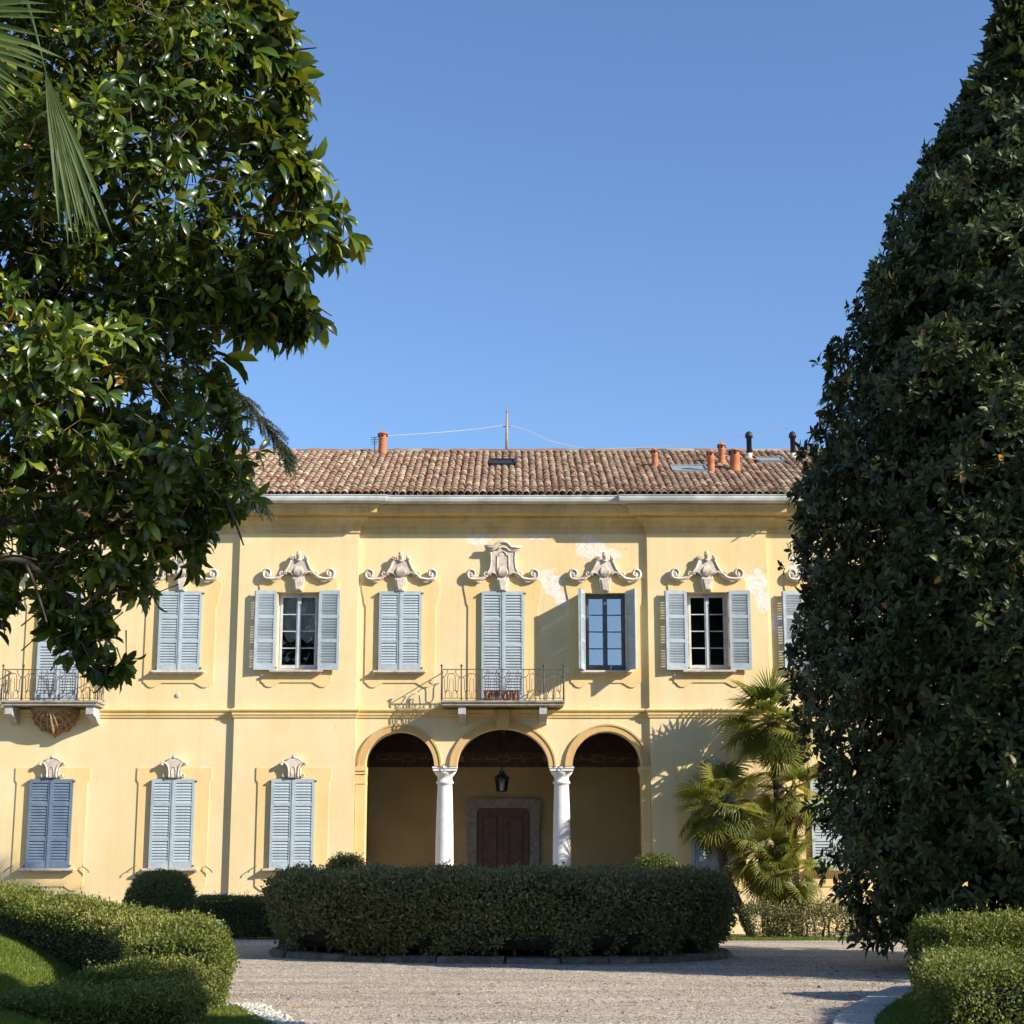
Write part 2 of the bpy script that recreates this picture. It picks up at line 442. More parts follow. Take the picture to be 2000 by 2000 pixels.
class MB:
    def __init__(s):
        s.v = []; s.f = []; s.sm = []
    def add(s, vs, fs, smooth=False):
        k = len(s.v)
        s.v += [tuple(p) for p in vs]
        s.f += [tuple(i + k for i in f) for f in fs]
        s.sm += [smooth] * len(fs)
        return s
    def box(s, x0, x1, y0, y1, z0, z1):
        return s.add([(x0, y0, z0), (x1, y0, z0), (x1, y1, z0), (x0, y1, z0), (x0, y0, z1), (x1, y0, z1), (x1, y1, z1), (x0, y1, z1)],
                     [(0, 3, 2, 1), (4, 5, 6, 7), (0, 1, 5, 4), (1, 2, 6, 5), (2, 3, 7, 6), (3, 0, 4, 7)])
    def quad(s, a, b, c, d):
        return s.add([a, b, c, d], [(0, 1, 2, 3)])
    def plate(s, out, y0, y1):
        """outline (x,z) counter-clockwise seen from -y, from y0 (front) to y1 (back)"""
        n = len(out)
        vs = [(x, y0, z) for x, z in out] + [(x, y1, z) for x, z in out]
        fs = [tuple(range(n))] + [((i + 1) % n, i, i + n, (i + 1) % n + n) for i in range(n)]
        return s.add(vs, fs)
    def relief(s, out, y0, depth, bev):
        n = len(out)
        P = np.array(out, float)
        e = np.roll(P, -1, 0) - P
        nr = np.stack([-e[:, 1], e[:, 0]], 1)
        nr /= np.linalg.norm(nr, axis=1)[:, None] + 1e-9
        vn = nr + np.roll(nr, 1, 0)
        vn /= np.linalg.norm(vn, axis=1)[:, None] + 1e-9
        I1 = P + vn * bev * 0.35
        I2 = P + vn * bev
        vs = [(x, y0, z) for x, z in P] + [(x, y0 - depth * 0.62, z) for x, z in P] + [(x, y0 - depth * 0.9, z) for x, z in I1] + [(x, y0 - depth, z) for x, z in I2]
        fs = []
        for r in range(3):
            for i in range(n):
                j = (i + 1) % n
                fs.append((r * n + i, r * n + j, (r + 1) * n + j, (r + 1) * n + i))
        fs.append(tuple(3 * n + i for i in range(n)))
        return s.add(vs, fs)
    def tube(s, pts, rad, seg=6, flat=1.0, cap=True):
        pts = [Vector(p) for p in pts]
        n = len(pts)
        rads = rad if hasattr(rad, '__len__') else [rad] * n
        vs = []; prev = None
        for i, p in enumerate(pts):
            t = (pts[min(i + 1, n - 1)] - pts[max(i - 1, 0)])
            t = t.normalized() if t.length > 1e-9 else Vector((0, 0, 1))
            if prev is None:
                a = Vector((0, 1, 0)) if abs(t.y) < 0.9 else Vector((1, 0, 0))
            else:
                a = prev
            u = (a - t * a.dot(t)).normalized()
            prev = u
            q = t.cross(u)
            for k in range(seg):
                an = 2 * PI * k / seg + PI / seg
                vs.append(p + (u * math.cos(an) * flat + q * math.sin(an)) * rads[i])
        fs = [(i * seg + k, i * seg + (k + 1) % seg, (i + 1) * seg + (k + 1) % seg, (i + 1) * seg + k) for i in range(n - 1) for k in range(seg)]
        if cap:
            fs += [tuple(range(seg - 1, -1, -1)), tuple((n - 1) * seg + k for k in range(seg))]
        return s.add(vs, fs, seg > 4)
    def lathe(s, prof, cx, cy, seg=20):
        vs = []
        for r, z in prof:
            for k in range(seg):
                a = 2 * PI * k / seg
                vs.append((cx + r * math.cos(a), cy + r * math.sin(a), z))
        n = len(prof)
        fs = [(i * seg + k, i * seg + (k + 1) % seg, (i + 1) * seg + (k + 1) % seg, (i + 1) * seg + k) for i in range(n - 1) for k in range(seg)]
        fs += [tuple(range(seg - 1, -1, -1)), tuple((n - 1) * seg + k for k in range(seg))]
        return s.add(vs, fs, True)
    def ball(s, c, r, ru=8, rv=6, sc=(1, 1, 1)):
        vs = [];
        for i in range(rv + 1):
            th = PI * i / rv
            for k in range(ru):
                a = 2 * PI * k / ru
                vs.append((c[0] + r * sc[0] * math.sin(th) * math.cos(a), c[1] + r * sc[1] * math.sin(th) * math.sin(a), c[2] + r * sc[2] * math.cos(th)))
        fs = [(i * ru + k, (i + 1) * ru + k, (i + 1) * ru + (k + 1) % ru, i * ru + (k + 1) % ru) for i in range(rv) for k in range(ru)]
        return s.add(vs, fs, True)
    def mesh(s, name):
        me = bpy.data.meshes.new(name)
        me.from_pydata(s.v, [], s.f)
        me.polygons.foreach_set('use_smooth', s.sm)
        me.update()
        return me
    def build(s, name, mat, parent=None, loc=(0, 0, 0), rot=(0, 0, 0)):
        return link(name, s.mesh(name), mat, parent, loc, rot)

def fast_mesh(name, V, F, tint=None, smooth=False):
    """V (n,3); F list of (m,k) int arrays of equal-sided faces; tint one per face"""
    me = bpy.data.meshes.new(name)
    loops = np.concatenate([f.ravel() for f in F]).astype(np.int32)
    tot = np.concatenate([np.full(len(f), f.shape[1], np.int32) for f in F])
    start = np.concatenate([[0], np.cumsum(tot)[:-1]]).astype(np.int32)
    me.vertices.add(len(V))
    me.vertices.foreach_set('co', np.ascontiguousarray(V, np.float32).ravel())
    me.loops.add(len(loops))
    me.loops.foreach_set('vertex_index', loops)
    me.polygons.add(len(tot))
    me.polygons.foreach_set('loop_start', start)
    me.polygons.foreach_set('loop_total', tot)
    if smooth:
        me.polygons.foreach_set('use_smooth', np.ones(len(tot), bool))
    if tint is not None:
        a = me.attributes.new('tint', 'FLOAT', 'FACE')
        a.data.foreach_set('value', np.ascontiguousarray(tint, np.float32))
    me.update()
    return me

# leaf templates: (axis, side, normal) coordinates, faces
T2 = (np.array([(0, 0, 0), (0.45, -0.5, 0.10), (1, 0, -0.05), (0.45, 0.5, 0.10)]), [np.array([(0, 3, 2), (0, 2, 1)])])
T4 = (np.array([(0, 0, 0), (0.42, -0.5, 0.07), (0.5, 0, 0.0), (0.42, 0.5, 0.07), (1, 0, -0.12), (0.78, -0.33, -0.01), (0.78, 0.33, -0.01)]),
      [np.array([(0, 2, 1), (0, 3, 2)]), np.array([(1, 2, 4, 5), (2, 3, 6, 4)])])
T8 = (np.array([(0, 0, 0), (0.22, -0.33, 0.05), (0.25, 0, 0.02), (0.22, 0.33, 0.05), (0.55, -0.5, 0.08), (0.55, 0, 0.02), (0.55, 0.5, 0.08),
                (0.82, -0.34, -0.01), (0.82, 0, -0.06), (0.82, 0.34, -0.01), (1, 0, -0.16)]),
      [np.array([(0, 2, 1), (0, 3, 2), (7, 8, 10), (8, 9, 10)]), np.array([(1, 2, 5, 4), (2, 3, 6, 5), (4, 5, 8, 7), (5, 6, 9, 8)])])
TB = (np.array([(0, -0.5, 0), (0, 0.5, 0), (0.6, 0.32, 0.05), (0.6, -0.32, 0.05), (1, 0, -0.05)]), [np.array([(3, 2, 4)]), np.array([(0, 1, 2, 3)])])

def unit(a):
    return a / (np.linalg.norm(a, axis=-1, keepdims=True) + 1e-9)

def leaves_mesh(name, P, A, N, L, W, tmpl, tint, smooth=True):
    tv, tf = tmpl
    A = unit(A)
    B = unit(np.cross(N, A))
    N = np.cross(A, B)
    L = np.broadcast_to(L, (len(P),)); W = np.broadcast_to(W, (len(P),))
    V = (P[:, None, :] + A[:, None, :] * (tv[None, :, 0, None] * L[:, None, None]) + B[:, None, :] * (tv[None, :, 1, None] * W[:, None, None])
         + N[:, None, :] * (tv[None, :, 2, None] * L[:, None, None])).reshape(-1, 3)
    k = len(tv)
    base = (np.arange(len(P)) * k)
    F = []; T = []
    for f in tf:
        F.append((base[:, None, None] + f[None]).reshape(-1, f.shape[1]))
        T.append(np.repeat(tint, len(f)))
    return fast_mesh(name, V, F, np.concatenate(T), smooth)

def wob(P, s=1.0, ph=0.0):
    """cheap smooth 3-d noise in about -1..1"""
    x, y, z = P[..., 0] * s, P[..., 1] * s, P[..., 2] * s
    return (np.sin(x * 1.7 + 1.3 * np.sin(y * 1.1 + ph) + ph) * np.cos(z * 1.9 + np.sin(x * 0.9 + ph * 2)) * 0.6
            + np.sin(y * 2.3 + 1.7 * np.sin(z * 1.3 + 2 * ph)) * 0.25 + np.sin((x + y * 0.7 - z) * 4.1 + ph * 3) * 0.2)

def bez(pts, n=12):
    """smooth curve through points (Catmull-Rom)"""
    P = [np.array(p, float) for p in pts]
    P = [2 * P[0] - P[1]] + P + [2 * P[-1] - P[-2]]
    out = []
    for i in range(1, len(P) - 2):
        for k in range(n):
            t = k / n
            a, b, c, d = P[i - 1], P[i], P[i + 1], P[i + 2]
            out.append(0.5 * ((2 * b) + (-a + c) * t + (2 * a - 5 * b + 4 * c - d) * t * t + (-a + 3 * b - 3 * c + d) * t ** 3))
    out.append(P[-2])
    return out
# ================================================================== SETTING
g = MB()
g.quad((-1500, -600, -0.03), (1500, -600, -0.03), (1500, 2500, -0.03), (-1500, 2500, -0.03))
tag(g.build('ground', M['turf']), kind='structure')
g = MB()
g.quad((-22, -45, 0.0), (24, -45, 0.0), (24, 0.6, 0.0), (-22, 0.6, 0.0))
tag(g.build('gravel_drive', M['gravel']), kind='structure')

# ================================================================== VILLA
CX = -0.21
villa = empty('villa', (CX, 0, 0), 'two storey yellow stucco villa with tiled roof, blue grey shutters and arcade', 'villa')
XW = 15.0
def plan(p):
    return [(-XW, -p), (-6.1 - p, -p), (-6.1 - p, -0.1 - p), (-3.34 + p, -0.1 - p), (-3.34 + p, -p), (3.34 - p, -p), (3.34 - p, -0.1 - p), (6.1 + p, -0.1 - p), (6.1 + p, -p), (XW, -p)]
def sweep(prof, name, mat, parent, closed=False, dz=0.0):
    m = MB()
    rows = [[(x, y, z + dz) for x, y in plan(p)] for p, z in prof]
    n = len(rows[0])
    vs = [v for r in rows for v in r]
    k = len(rows)
    fs = []
    for i in range(k if closed else k - 1):
        j = (i + 1) % k
        for q in range(n - 1):
            fs.append((i * n + q, i * n + q + 1, j * n + q + 1, j * n + q))
    fs.append(tuple(i * n for i in range(k)))
    fs.append(tuple(i * n + n - 1 for i in range(k - 1, -1, -1)))
    m.add(vs, fs)
    return m.build(name, mat, parent)

def wall_rect(m, x0, x1, z0, z1, y, opens=(), depth=0.42):
    xs = sorted({x0, x1, *[o[0] for o in opens], *[o[1] for o in opens]})
    zs = sorted({z0, z1, *[o[2] for o in opens], *[o[3] for o in opens]})
    for a, b in zip(xs, xs[1:]):
        for c, d in zip(zs, zs[1:]):
            if any(o[0] <= a and b <= o[1] and o[2] <= c and d <= o[3] for o in opens):
                continue
            m.quad((a, y, c), (b, y, c), (b, y, d), (a, y, d))
    for a, b, c, d in opens:
        yb = y + depth
        m.quad((a, y, c), (a, y, d), (a, yb, d), (a, yb, c))
        m.quad((b, y, d), (b, y, c), (b, yb, c), (b, yb, d))
        m.quad((a, y, d), (b, y, d), (b, yb, d), (a, yb, d))
        m.quad((b, y, c), (a, y, c), (a, yb, c), (b, yb, c))

OPW = 0.47
Z_S = 4.80
wall = MB()
wall_rect(wall, -XW, -6.1, 0, 9.6, 0)
wall_rect(wall, 6.1, XW, 0, 9.6, 0)
for sgn in (-1, 1):
    a, b = (-6.1, -3.34) if sgn < 0 else (3.34, 6.1)
    wall_rect(wall, a, b, 0, 9.6, -0.1, [(sgn * 4.71 - OPW, sgn * 4.71 + OPW, 5.84, 7.64)])
wall_rect(wall, -3.34, 3.34, Z_S, 9.6, 0, [(2.36 - OPW, 2.36 + OPW, 5.84, 7.64)])
for x, d in ((-6.1, 1), (-3.34, -1), (3.34, 1), (6.1, -1)):
    if d > 0:
        wall.quad((x, 0, 0), (x, -0.1, 0), (x, -0.1, 9.6), (x, 0, 9.6))
    else:
        wall.quad((x, -0.1, 0), (x, 0, 0), (x, 0, 9.6), (x, -0.1, 9.6))
# arcade: piers, spandrels and soffits
ARCH = [(-2.335, 0.785, 0.79), (0.005, 1.04, 0.86), (2.37, 0.79, 0.79)]
ZSP = 3.67
TH = 0.5
edges = [-3.34]
for c, r, h in ARCH:
    edges += [c - r, c + r]
edges.append(3.34)
for i in range(0, len(edges), 2):
    a, b = edges[i], edges[i + 1]
    z0 = 0.0 if i in (0, 6) else ZSP
    for y in (0, TH):
        wall.quad((a, y, z0), (b, y, z0), (b, y, Z_S), (a, y, Z_S))
    if i == 0:
        wall.quad((b, 0, 0), (b, TH, 0), (b, TH, ZSP), (b, 0, ZSP))
    elif i == 6:
        wall.quad((a, TH, 0), (a, 0, 0), (a, 0, ZSP), (a, TH, ZSP))
    else:
        wall.quad((a, TH, z0), (b, TH, z0), (b, 0, z0), (a, 0, z0))
NA = 36
for c, r, h in ARCH:
    pts = [(c - r * math.cos(PI * k / NA), ZSP + h * math.sin(PI * k / NA)) for k in range(NA + 1)]
    for (xa, za), (xb, zb) in zip(pts, pts[1:]):
        for y in (0, TH):
            wall.quad((xa, y, za), (xb, y, zb), (xb, y, Z_S), (xa, y, Z_S))
        wall.quad((xa, 0, za), (xa, TH, za), (xb, TH, zb), (xb, 0, zb))
wo_ = wall.build('wall', M['stucco'], villa)
# the rest of the shell: ends, back, floor between the storeys
sh = MB()
sh.quad((-XW, 10, 0), (-XW, 0, 0), (-XW, 0, 9.6), (-XW, 10, 9.6))
sh.quad((XW, 0, 0), (XW, 10, 0), (XW, 10, 9.6), (XW, 0, 9.6))
sh.quad((XW, 10, 0), (-XW, 10, 0), (-XW, 10, 9.6), (XW, 10, 9.6))
sh.build('wall', M['stucco'], villa)
fl = MB()
fl.box(-XW + 0.02, XW - 0.02, 0.03, 9.95, 4.86, 5.0)
fl.build('floor', M['interior'], villa)
# loggia
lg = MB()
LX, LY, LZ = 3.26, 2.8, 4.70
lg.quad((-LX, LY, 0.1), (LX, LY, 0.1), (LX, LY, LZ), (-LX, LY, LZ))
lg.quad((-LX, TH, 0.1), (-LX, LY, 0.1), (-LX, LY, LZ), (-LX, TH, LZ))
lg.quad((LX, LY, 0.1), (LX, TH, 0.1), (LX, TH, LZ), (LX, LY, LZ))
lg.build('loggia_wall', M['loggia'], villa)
lf = MB()
lf.box(-3.3, 3.3, -0.25, LY + 0.02, 0.0, 0.12)
lf.build('loggia_floor', M['greystone'], villa)
lc = MB()
lc.quad((-LX, TH, LZ), (LX, TH, LZ), (LX, LY, LZ), (-LX, LY, LZ))
lco = lc.build('loggia_ceiling', M['ceiling'], villa)
bm_ = MB(); bm_.box(-0.06, 0.06, TH + 0.01, LY - 0.01, -0.16, 0.0)
beam = bm_.mesh('beam')
for k in range(9):
    link('beam', beam, M['ceiling'], lco, (-2.8 + 0.7 * k, 0, LZ - 0.003))
fr = MB()
fr.box(-LX + 0.003, LX - 0.003, LY - 0.006, LY + 0.01, 3.86, 4.14)
fr.box(-LX + 0.003, LX - 0.003, LY - 0.03, LY + 0.01, 3.80, 3.86)
fro = fr.build('painted_frieze', M['frieze'], villa)
fr = MB()
fr.box(-LX + 0.004, LX - 0.004, LY - 0.05, LY + 0.01, 4.143, LZ - 0.004)
fr.box(-LX - 0.01, -LX + 0.05, TH + 0.01, LY - 0.052, 4.143, LZ - 0.004)
fr.box(LX - 0.05, LX + 0.01, TH + 0.01, LY - 0.052, 4.143, LZ - 0.004)
fr.build('upper_wall_band', M['ceiling'], villa)  # dark band added above the frieze in place of a lower ceiling
def euler(n, A, pw, sym, ang0=0.0, h=1.0):
    """scroll line: curvature grows towards both ends; S shaped (sym=-1) or C shaped (sym=1)"""
    s = np.linspace(-1, 1, n)
    kap = A * np.abs(s) ** pw * (np.sign(s) if sym < 0 else 1)
    th = np.cumsum(kap) * (s[1] - s[0])
    th = th - th[n // 2] + ang0
    x = np.cumsum(np.cos(th)); z = np.cumsum(np.sin(th))
    x -= (x.max() + x.min()) / 2; z -= (z.max() + z.min()) / 2
    sc = h / max(z.max() - z.min(), 1e-6)
    return x * sc, z * sc
S_X, S_Z = euler(30, 9.0, 3.0, -1, PI / 2)
C_X, C_Z = euler(30, 9.5, 2.6, 1, PI / 2)
def scroll(m, kind, cx, cz, h, wfac=1.0, flip=1, y=0.0, r=0.008, seg=4, rot=0.0, flat=1.0):
    X, Z = (S_X, S_Z) if kind == 'S' else (C_X, C_Z)
    ca, sa = math.cos(rot), math.sin(rot)
    pts = []
    for a, b in zip(X * wfac * flip * h, Z * h):
        pts.append((cx + a * ca - b * sa, y, cz + a * sa + b * ca))
    m.tube(pts, r, seg, flat)
for c in (-2.3, 0.0, 2.3):
    orn = MB()
    for k in (-1, 1):
        for q in (0.28, 0.62):
            scroll(orn, 'S', c + k * q, 4.0, 0.30, 1.2, k, LY - 0.008, 0.016, 4, PI / 2, 0.2)
    pts = [(c + 0.16 * math.cos(a), LY - 0.008, 4.0 + 0.08 * math.sin(a)) for a in np.linspace(0, 2 * PI, 20)]
    orn.tube(pts, 0.014, 4, 0.2)
    orn.build('painted_scroll', M['friezelight'], fro)
for c in (-1.15, 1.15):
    orn = MB()
    orn.box(c - 0.18, c + 0.18, LY - 0.009, LY - 0.004, 3.93, 4.07)
    orn.build('painted_panel', M['friezelight'], fro)

# archivolts, keystone
for c, r, h in ARCH:
    av = MB()
    w_ = 0.17
    n = 40
    inn = [(c - (r + 0.0) * math.cos(PI * k / n), ZSP + h * math.sin(PI * k / n)) for k in range(n + 1)]
    mid = [(c - (r + w_ * 0.75) * math.cos(PI * k / n), ZSP + (h + w_ * 0.75) * math.sin(PI * k / n)) for k in range(n + 1)]
    out = [(c - (r + w_) * math.cos(PI * k / n), ZSP + (h + w_) * math.sin(PI * k / n)) for k in range(n + 1)]
    for k in range(n):
        a, b = inn[k], inn[k + 1]; e, d = mid[k], mid[k + 1]; p, q = out[k], out[k + 1]
        av.quad((a[0], -0.04, a[1]), (b[0], -0.04, b[1]), (d[0], -0.04, d[1]), (e[0], -0.04, e[1]))
        av.quad((e[0], -0.04, e[1]), (d[0], -0.04, d[1]), (d[0], -0.06, d[1]), (e[0], -0.06, e[1]))
        av.quad((e[0], -0.06, e[1]), (d[0], -0.06, d[1]), (q[0], -0.06, q[1]), (p[0], -0.06, p[1]))
        av.quad((p[0], -0.06, p[1]), (q[0], -0.06, q[1]), (q[0], 0.0, q[1]), (p[0], 0.0, p[1]))
        av.quad((a[0], 0.001, a[1]), (b[0], 0.001, b[1]), (b[0], -0.04, b[1]), (a[0], -0.04, a[1]))
    av.build('archivolt', M['archivolt'], villa)
ks = MB()
ks.relief([(-0.11, 4.50), (0.11, 4.50), (0.19, 4.84), (0.19, 4.95), (-0.19, 4.95), (-0.19, 4.84)], 0.0, 0.20, 0.02)
scroll(ks, 'C', -0.15, 4.82, 0.16, 0.9, 1, -0.20, 0.03, 6)
scroll(ks, 'C', 0.15, 4.82, 0.16, 0.9, -1, -0.20, 0.03, 6)
ks.build('keystone', M['archivolt'], villa)

# columns
def column(x):
    e = MB()
    prof = [(0.27, 0.12), (0.27, 0.22), (0.25, 0.26), (0.235, 0.30), (0.215, 0.34), (0.212, 0.9), (0.207, 1.6), (0.196, 2.3), (0.180, 2.9), (0.168, 3.22),
            (0.166, 3.28), (0.195, 3.29), (0.20, 3.32), (0.195, 3.345), (0.168, 3.36), (0.168, 3.44), (0.19, 3.46), (0.235, 3.52), (0.255, 3.57)]
    e.lathe(prof, 0, 0, 28)
    o = e.build('column', M['white_stone'], villa, (x, 0.25, 0))
    a = MB()
    a.box(-0.262, 0.262, -0.262, 0.262, 3.572, 3.63)
    a.box(-0.28, 0.28, -0.28, 0.28, 3.63, 3.668)
    a.build('abacus', M['white_stone'], o)
    t = MB()   # iron tie-rod eye on the abacus
    t.tube([(0.03, -0.29, 3.70), (-0.02, -0.30, 3.72), (-0.05, -0.30, 3.67), (-0.03, -0.30, 3.60), (0.0, -0.29, 3.58)], 0.010, 5)
    t.build('tie_rod', M['iron'], o)
    return o
column(-1.315); column(1.335)
for sgn in (-1, 1):
    rp_ = MB()
    a, b = sorted((sgn * (3.105 if sgn < 0 else 3.145), sgn * 3.325))
    rp_.box(a, b, -0.035, TH + 0.02, 0.10, 3.28)
    rp_.box(a - 0.015, b + 0.006, -0.05, TH + 0.03, 3.28, 3.33)
    rp_.box(a - 0.004, b + 0.002, -0.04, TH + 0.025, 3.33, 3.50)
    rp_.box(a - 0.03, b + 0.01, -0.065, TH + 0.04, 3.50, 3.57)
    rp_.box(a - 0.05, b + 0.012, -0.09, TH + 0.05, 3.57, 3.668)
    rp_.build('respond', M['stucco2'], villa)

# door in the loggia
door = MB()
door.box(-0.62, 0.62, LY - 0.05, LY, 0.12, 2.80)
doo = door.build('door', M['wood'], villa)
for sgn in (-1, 1):
    lf_ = MB()
    a, b = (-0.61, -0.012) if sgn < 0 else (0.012, 0.61)
    lf_.box(a, b, LY - 0.08, LY - 0.05, 0.13, 0.25); lf_.box(a, b, LY - 0.08, LY - 0.05, 2.66, 2.79)
    lf_.box(a, b, LY - 0.08, LY - 0.05, 1.15, 1.30)
    lf_.box(a, a + 0.10, LY - 0.082, LY - 0.05, 0.25, 2.66); lf_.box(b - 0.10, b, LY - 0.082, LY - 0.05, 0.25, 2.66)
    for z0, z1 in ((0.25, 1.15), (1.30, 2.66)):
        lf_.relief([(a + 0.14, z0 + 0.05), (b - 0.14, z0 + 0.05), (b - 0.14, z1 - 0.05), (a + 0.14, z1 - 0.05)], LY - 0.05, 0.028, 0.035)
    lf_.ball((b - 0.05 if sgn < 0 else a + 0.05, LY - 0.10, 1.22), 0.03)
    lf_.build('door_leaf', M['wood'], doo)
df = MB()
df.plate([(-0.86, 0.12), (-0.64, 0.12), (-0.64, 2.70), (-0.55, 2.82), (0.55, 2.82), (0.64, 2.70), (0.64, 0.12), (0.86, 0.12), (0.86, 2.62), (0.90, 2.68), (0.90, 2.98), (0.80, 3.04), (-0.80, 3.04), (-0.90, 2.98), (-0.90, 2.68), (-0.86, 2.62)], LY - 0.12, LY + 0.01)
df.build('stone_door_frame', M['doorstone'], villa)

# string course, cornice, gutter, plinth
sweep([(0.0, 4.76), (0.025, 4.765), (0.03, 4.80), (0.05, 4.83), (0.05, 4.875), (0.075, 4.90), (0.09, 4.925), (0.09, 4.95), (0.0, 4.985)], 'string_course', M['stucco2'], villa)
sweep([(0.0, 9.10), (0.03, 9.105), (0.03, 9.15), (0.05, 9.18), (0.05, 9.25), (0.08, 9.28), (0.13, 9.35), (0.20, 9.40), (0.23, 9.42), (0.23, 9.47), (0.40, 9.49), (0.44, 9.51), (0.44, 9.60), (0.46, 9.63), (0.50, 9.655), (0.50, 9.69), (0.0, 9.70)], 'cornice', M['cornice'], villa, dz=-0.07)
sweep([(0.47, 9.72), (0.52, 9.695), (0.60, 9.70), (0.655, 9.74), (0.675, 9.80), (0.675, 9.85), (0.69, 9.86), (0.69, 9.875), (0.66, 9.87), (0.655, 9.80), (0.60, 9.735), (0.52, 9.73), (0.48, 9.86), (0.46, 9.86)], 'gutter', M['zinc'], villa, dz=-0.07)
for x in (-8.7, -6.9, 6.9, 8.7, -2.79, 2.79, -6.62, 6.62):
    gb = MB()
    gb.box(x - 0.02, x + 0.02, -0.70 if abs(x) > 6.7 or abs(x) < 2.8 else -0.80, -0.5, 9.61, 9.62)
    gb.build('gutter_bracket', M['zinc'], villa)

# ------------------------------------------------------------------ roof
roof = tag(empty('roof', (0, 0, 0), None, None))
roof.parent = villa
EY, EZ = -0.62, 9.815
SLP = math.atan2(2.32, 5.35)
CS, SS = math.cos(SLP), math.sin(SLP)
RL = 5.42 / CS + 0.02
def onroof(x, t, h=0.0):
    return (x, EY + t * CS - h * SS, EZ + t * SS + h * CS)
rb = MB()
rb.quad(onroof(-XW - 0.4, 0.05, -0.02), onroof(XW + 0.4, 0.05, -0.02), onroof(XW + 0.4, RL, -0.02), onroof(-XW - 0.4, RL, -0.02))
yr, zr = onroof(0, RL)[1:]
rb.quad((XW + 0.4, yr, zr), (XW + 0.4, 11, 9.6), (-XW - 0.4, 11, 9.6), (-XW - 0.4, yr, zr))
for sg in (-1, 1):
    x = sg * (XW - 0.01)
    rb.add([(x, 0, 9.6), (x, yr, zr - 0.03), (x, 10, 9.6)], [(0, 1, 2)])
rb.build('roof_deck', M['tile'], roof)
# one clay cover tile, axis along the slope
TW, TE = 0.168, 0.315
def tile_verts(nseg=6):
    vs = []
    for t, r, lift in ((-0.03, 0.090, 0.045), (0.40, 0.074, 0.018)):
        for k in range(nseg + 1):
            a = PI * k / nseg
            vs.append((r * math.cos(a), t, lift + r * 0.95 * math.sin(a)))
    for k in range(nseg + 1):
        a = PI * k / nseg
        vs.append((0.070 * math.cos(a), -0.03, 0.040 + 0.066 * math.sin(a)))
    fs = []
    n = nseg + 1
    for k in range(nseg):
        fs.append((k, k + 1, n + k + 1, n + k))
        fs.append((2 * n + k, 2 * n + k + 1, k + 1, k))
    return np.array(vs), np.array(fs)
tv, tf = tile_verts()
def roof_pts(P):   # (x, t, h) -> villa coordinates
    return np.stack([P[:, 0], EY + P[:, 1] * CS - P[:, 2] * SS, EZ + P[:, 1] * SS + P[:, 2] * CS], 1)
tile_me = bpy.data.meshes.new('tile')
tvr = np.stack([tv[:, 0], tv[:, 1] * CS - tv[:, 2] * SS, tv[:, 1] * SS + tv[:, 2] * CS], 1)
tile_me.from_pydata([tuple(v) for v in tvr], [], [tuple(f) for f in tf])
tile_me.materials.append(M['tile'])
ncol = int(2 * XW / TW)
rows = int(RL / TE)
ncov = 0
VV = []; FF = []; TT = []; base = 0
cnt = 0
SKY = [(-0.36, 0.30, 3.55, 4.25), (4.15, 5.05, 2.55, 3.35), (6.45, 7.15, 4.0, 4.5)]   # skylights: x0,x1,t0,t1 on the slope
for c in range(ncol):
    x = -XW + TW * (c + 0.5)
    wig = 0.010 * math.sin(c * 1.7)
    for r_ in range(rows):
        t = r_ * TE
        if any(a - 0.05 < x < b + 0.05 and p - 0.28 < t < q for a, b, p, q in SKY):
            continue
        jx, jt, jh = random.gauss(0, 0.006) + wig * r_ / rows, random.gauss(0, 0.012), random.gauss(0, 0.004)
        if -9.0 < x < 9.0 and cnt < 300 and (r_ < 2 or (r_ == 2 and abs(x - 1) < 7.5)):
            o = link('tile', tile_me, None, roof, onroof(x + jx, t + jt, jh), (random.gauss(0, 0.01), random.gauss(0, 0.02), random.gauss(0, 0.012)))
            cnt += 1
            continue
        an = random.gauss(0, 0.02)
        P = np.stack([x + jx + tv[:, 0] - an * tv[:, 1], t + jt + tv[:, 1] + an * tv[:, 0], tv[:, 2] + jh], 1)
        VV.append(roof_pts(P)); FF.append(tf + base); base += len(tv)
        TT += [random.random()] * len(tf)
tm = fast_mesh('tile_rows', np.concatenate(VV), [np.concatenate(FF)], np.array(TT), True)
tag(link('tile_rows', tm, M['tile'], roof), kind='stuff')
# pan channels between the covers
VV = []; FF = []; TT = []; base = 0
pv = []
for c in range(ncol + 1):
    x = -XW + TW * c
    for r_ in range(rows):
        t = r_ * TE
        P = np.array([(x + 0.075 * math.cos(a), t + dt, 0.055 - 0.05 * math.sin(a) + lift) for dt, lift in ((-0.06, 0.012), (TE, -0.004)) for a in np.linspace(0, PI, 5)])
        VV.append(roof_pts(P)); FF.append(np.array([(k, k + 1, 6 + k, 5 + k) for k in range(4)]) + base); base += 10
        TT += [random.random()] * 4
tm = fast_mesh('pan_tiles', np.concatenate(VV), [np.concatenate(FF)], np.array(TT), True)
tag(link('pan_tiles', tm, M['tile'], roof), kind='stuff')
# ridge tiles
rd = MB()
prof = [(0.11 * math.cos(a), 0.10 * math.sin(a)) for a in np.linspace(0, PI, 7)]
ridge_v = [(x_, p, q) for x_, k in ((0, 1.0), (0.44, 0.9)) for p, q in [(a * k, b * k) for a, b in prof]]
rd.add(ridge_v, [(k, k + 1, 8 + k, 7 + k) for k in range(6)], True)
ridge_me = rd.mesh('ridge_tile')
ridge_me.materials.append(M['tile'])
for k in range(int(18 / 0.38)):
    link('ridge_tile', ridge_me, None, roof, (-9.0 + k * 0.38, yr, zr + 0.0 + random.gauss(0, 0.008)), (0, 0, random.gauss(0, 0.02)))
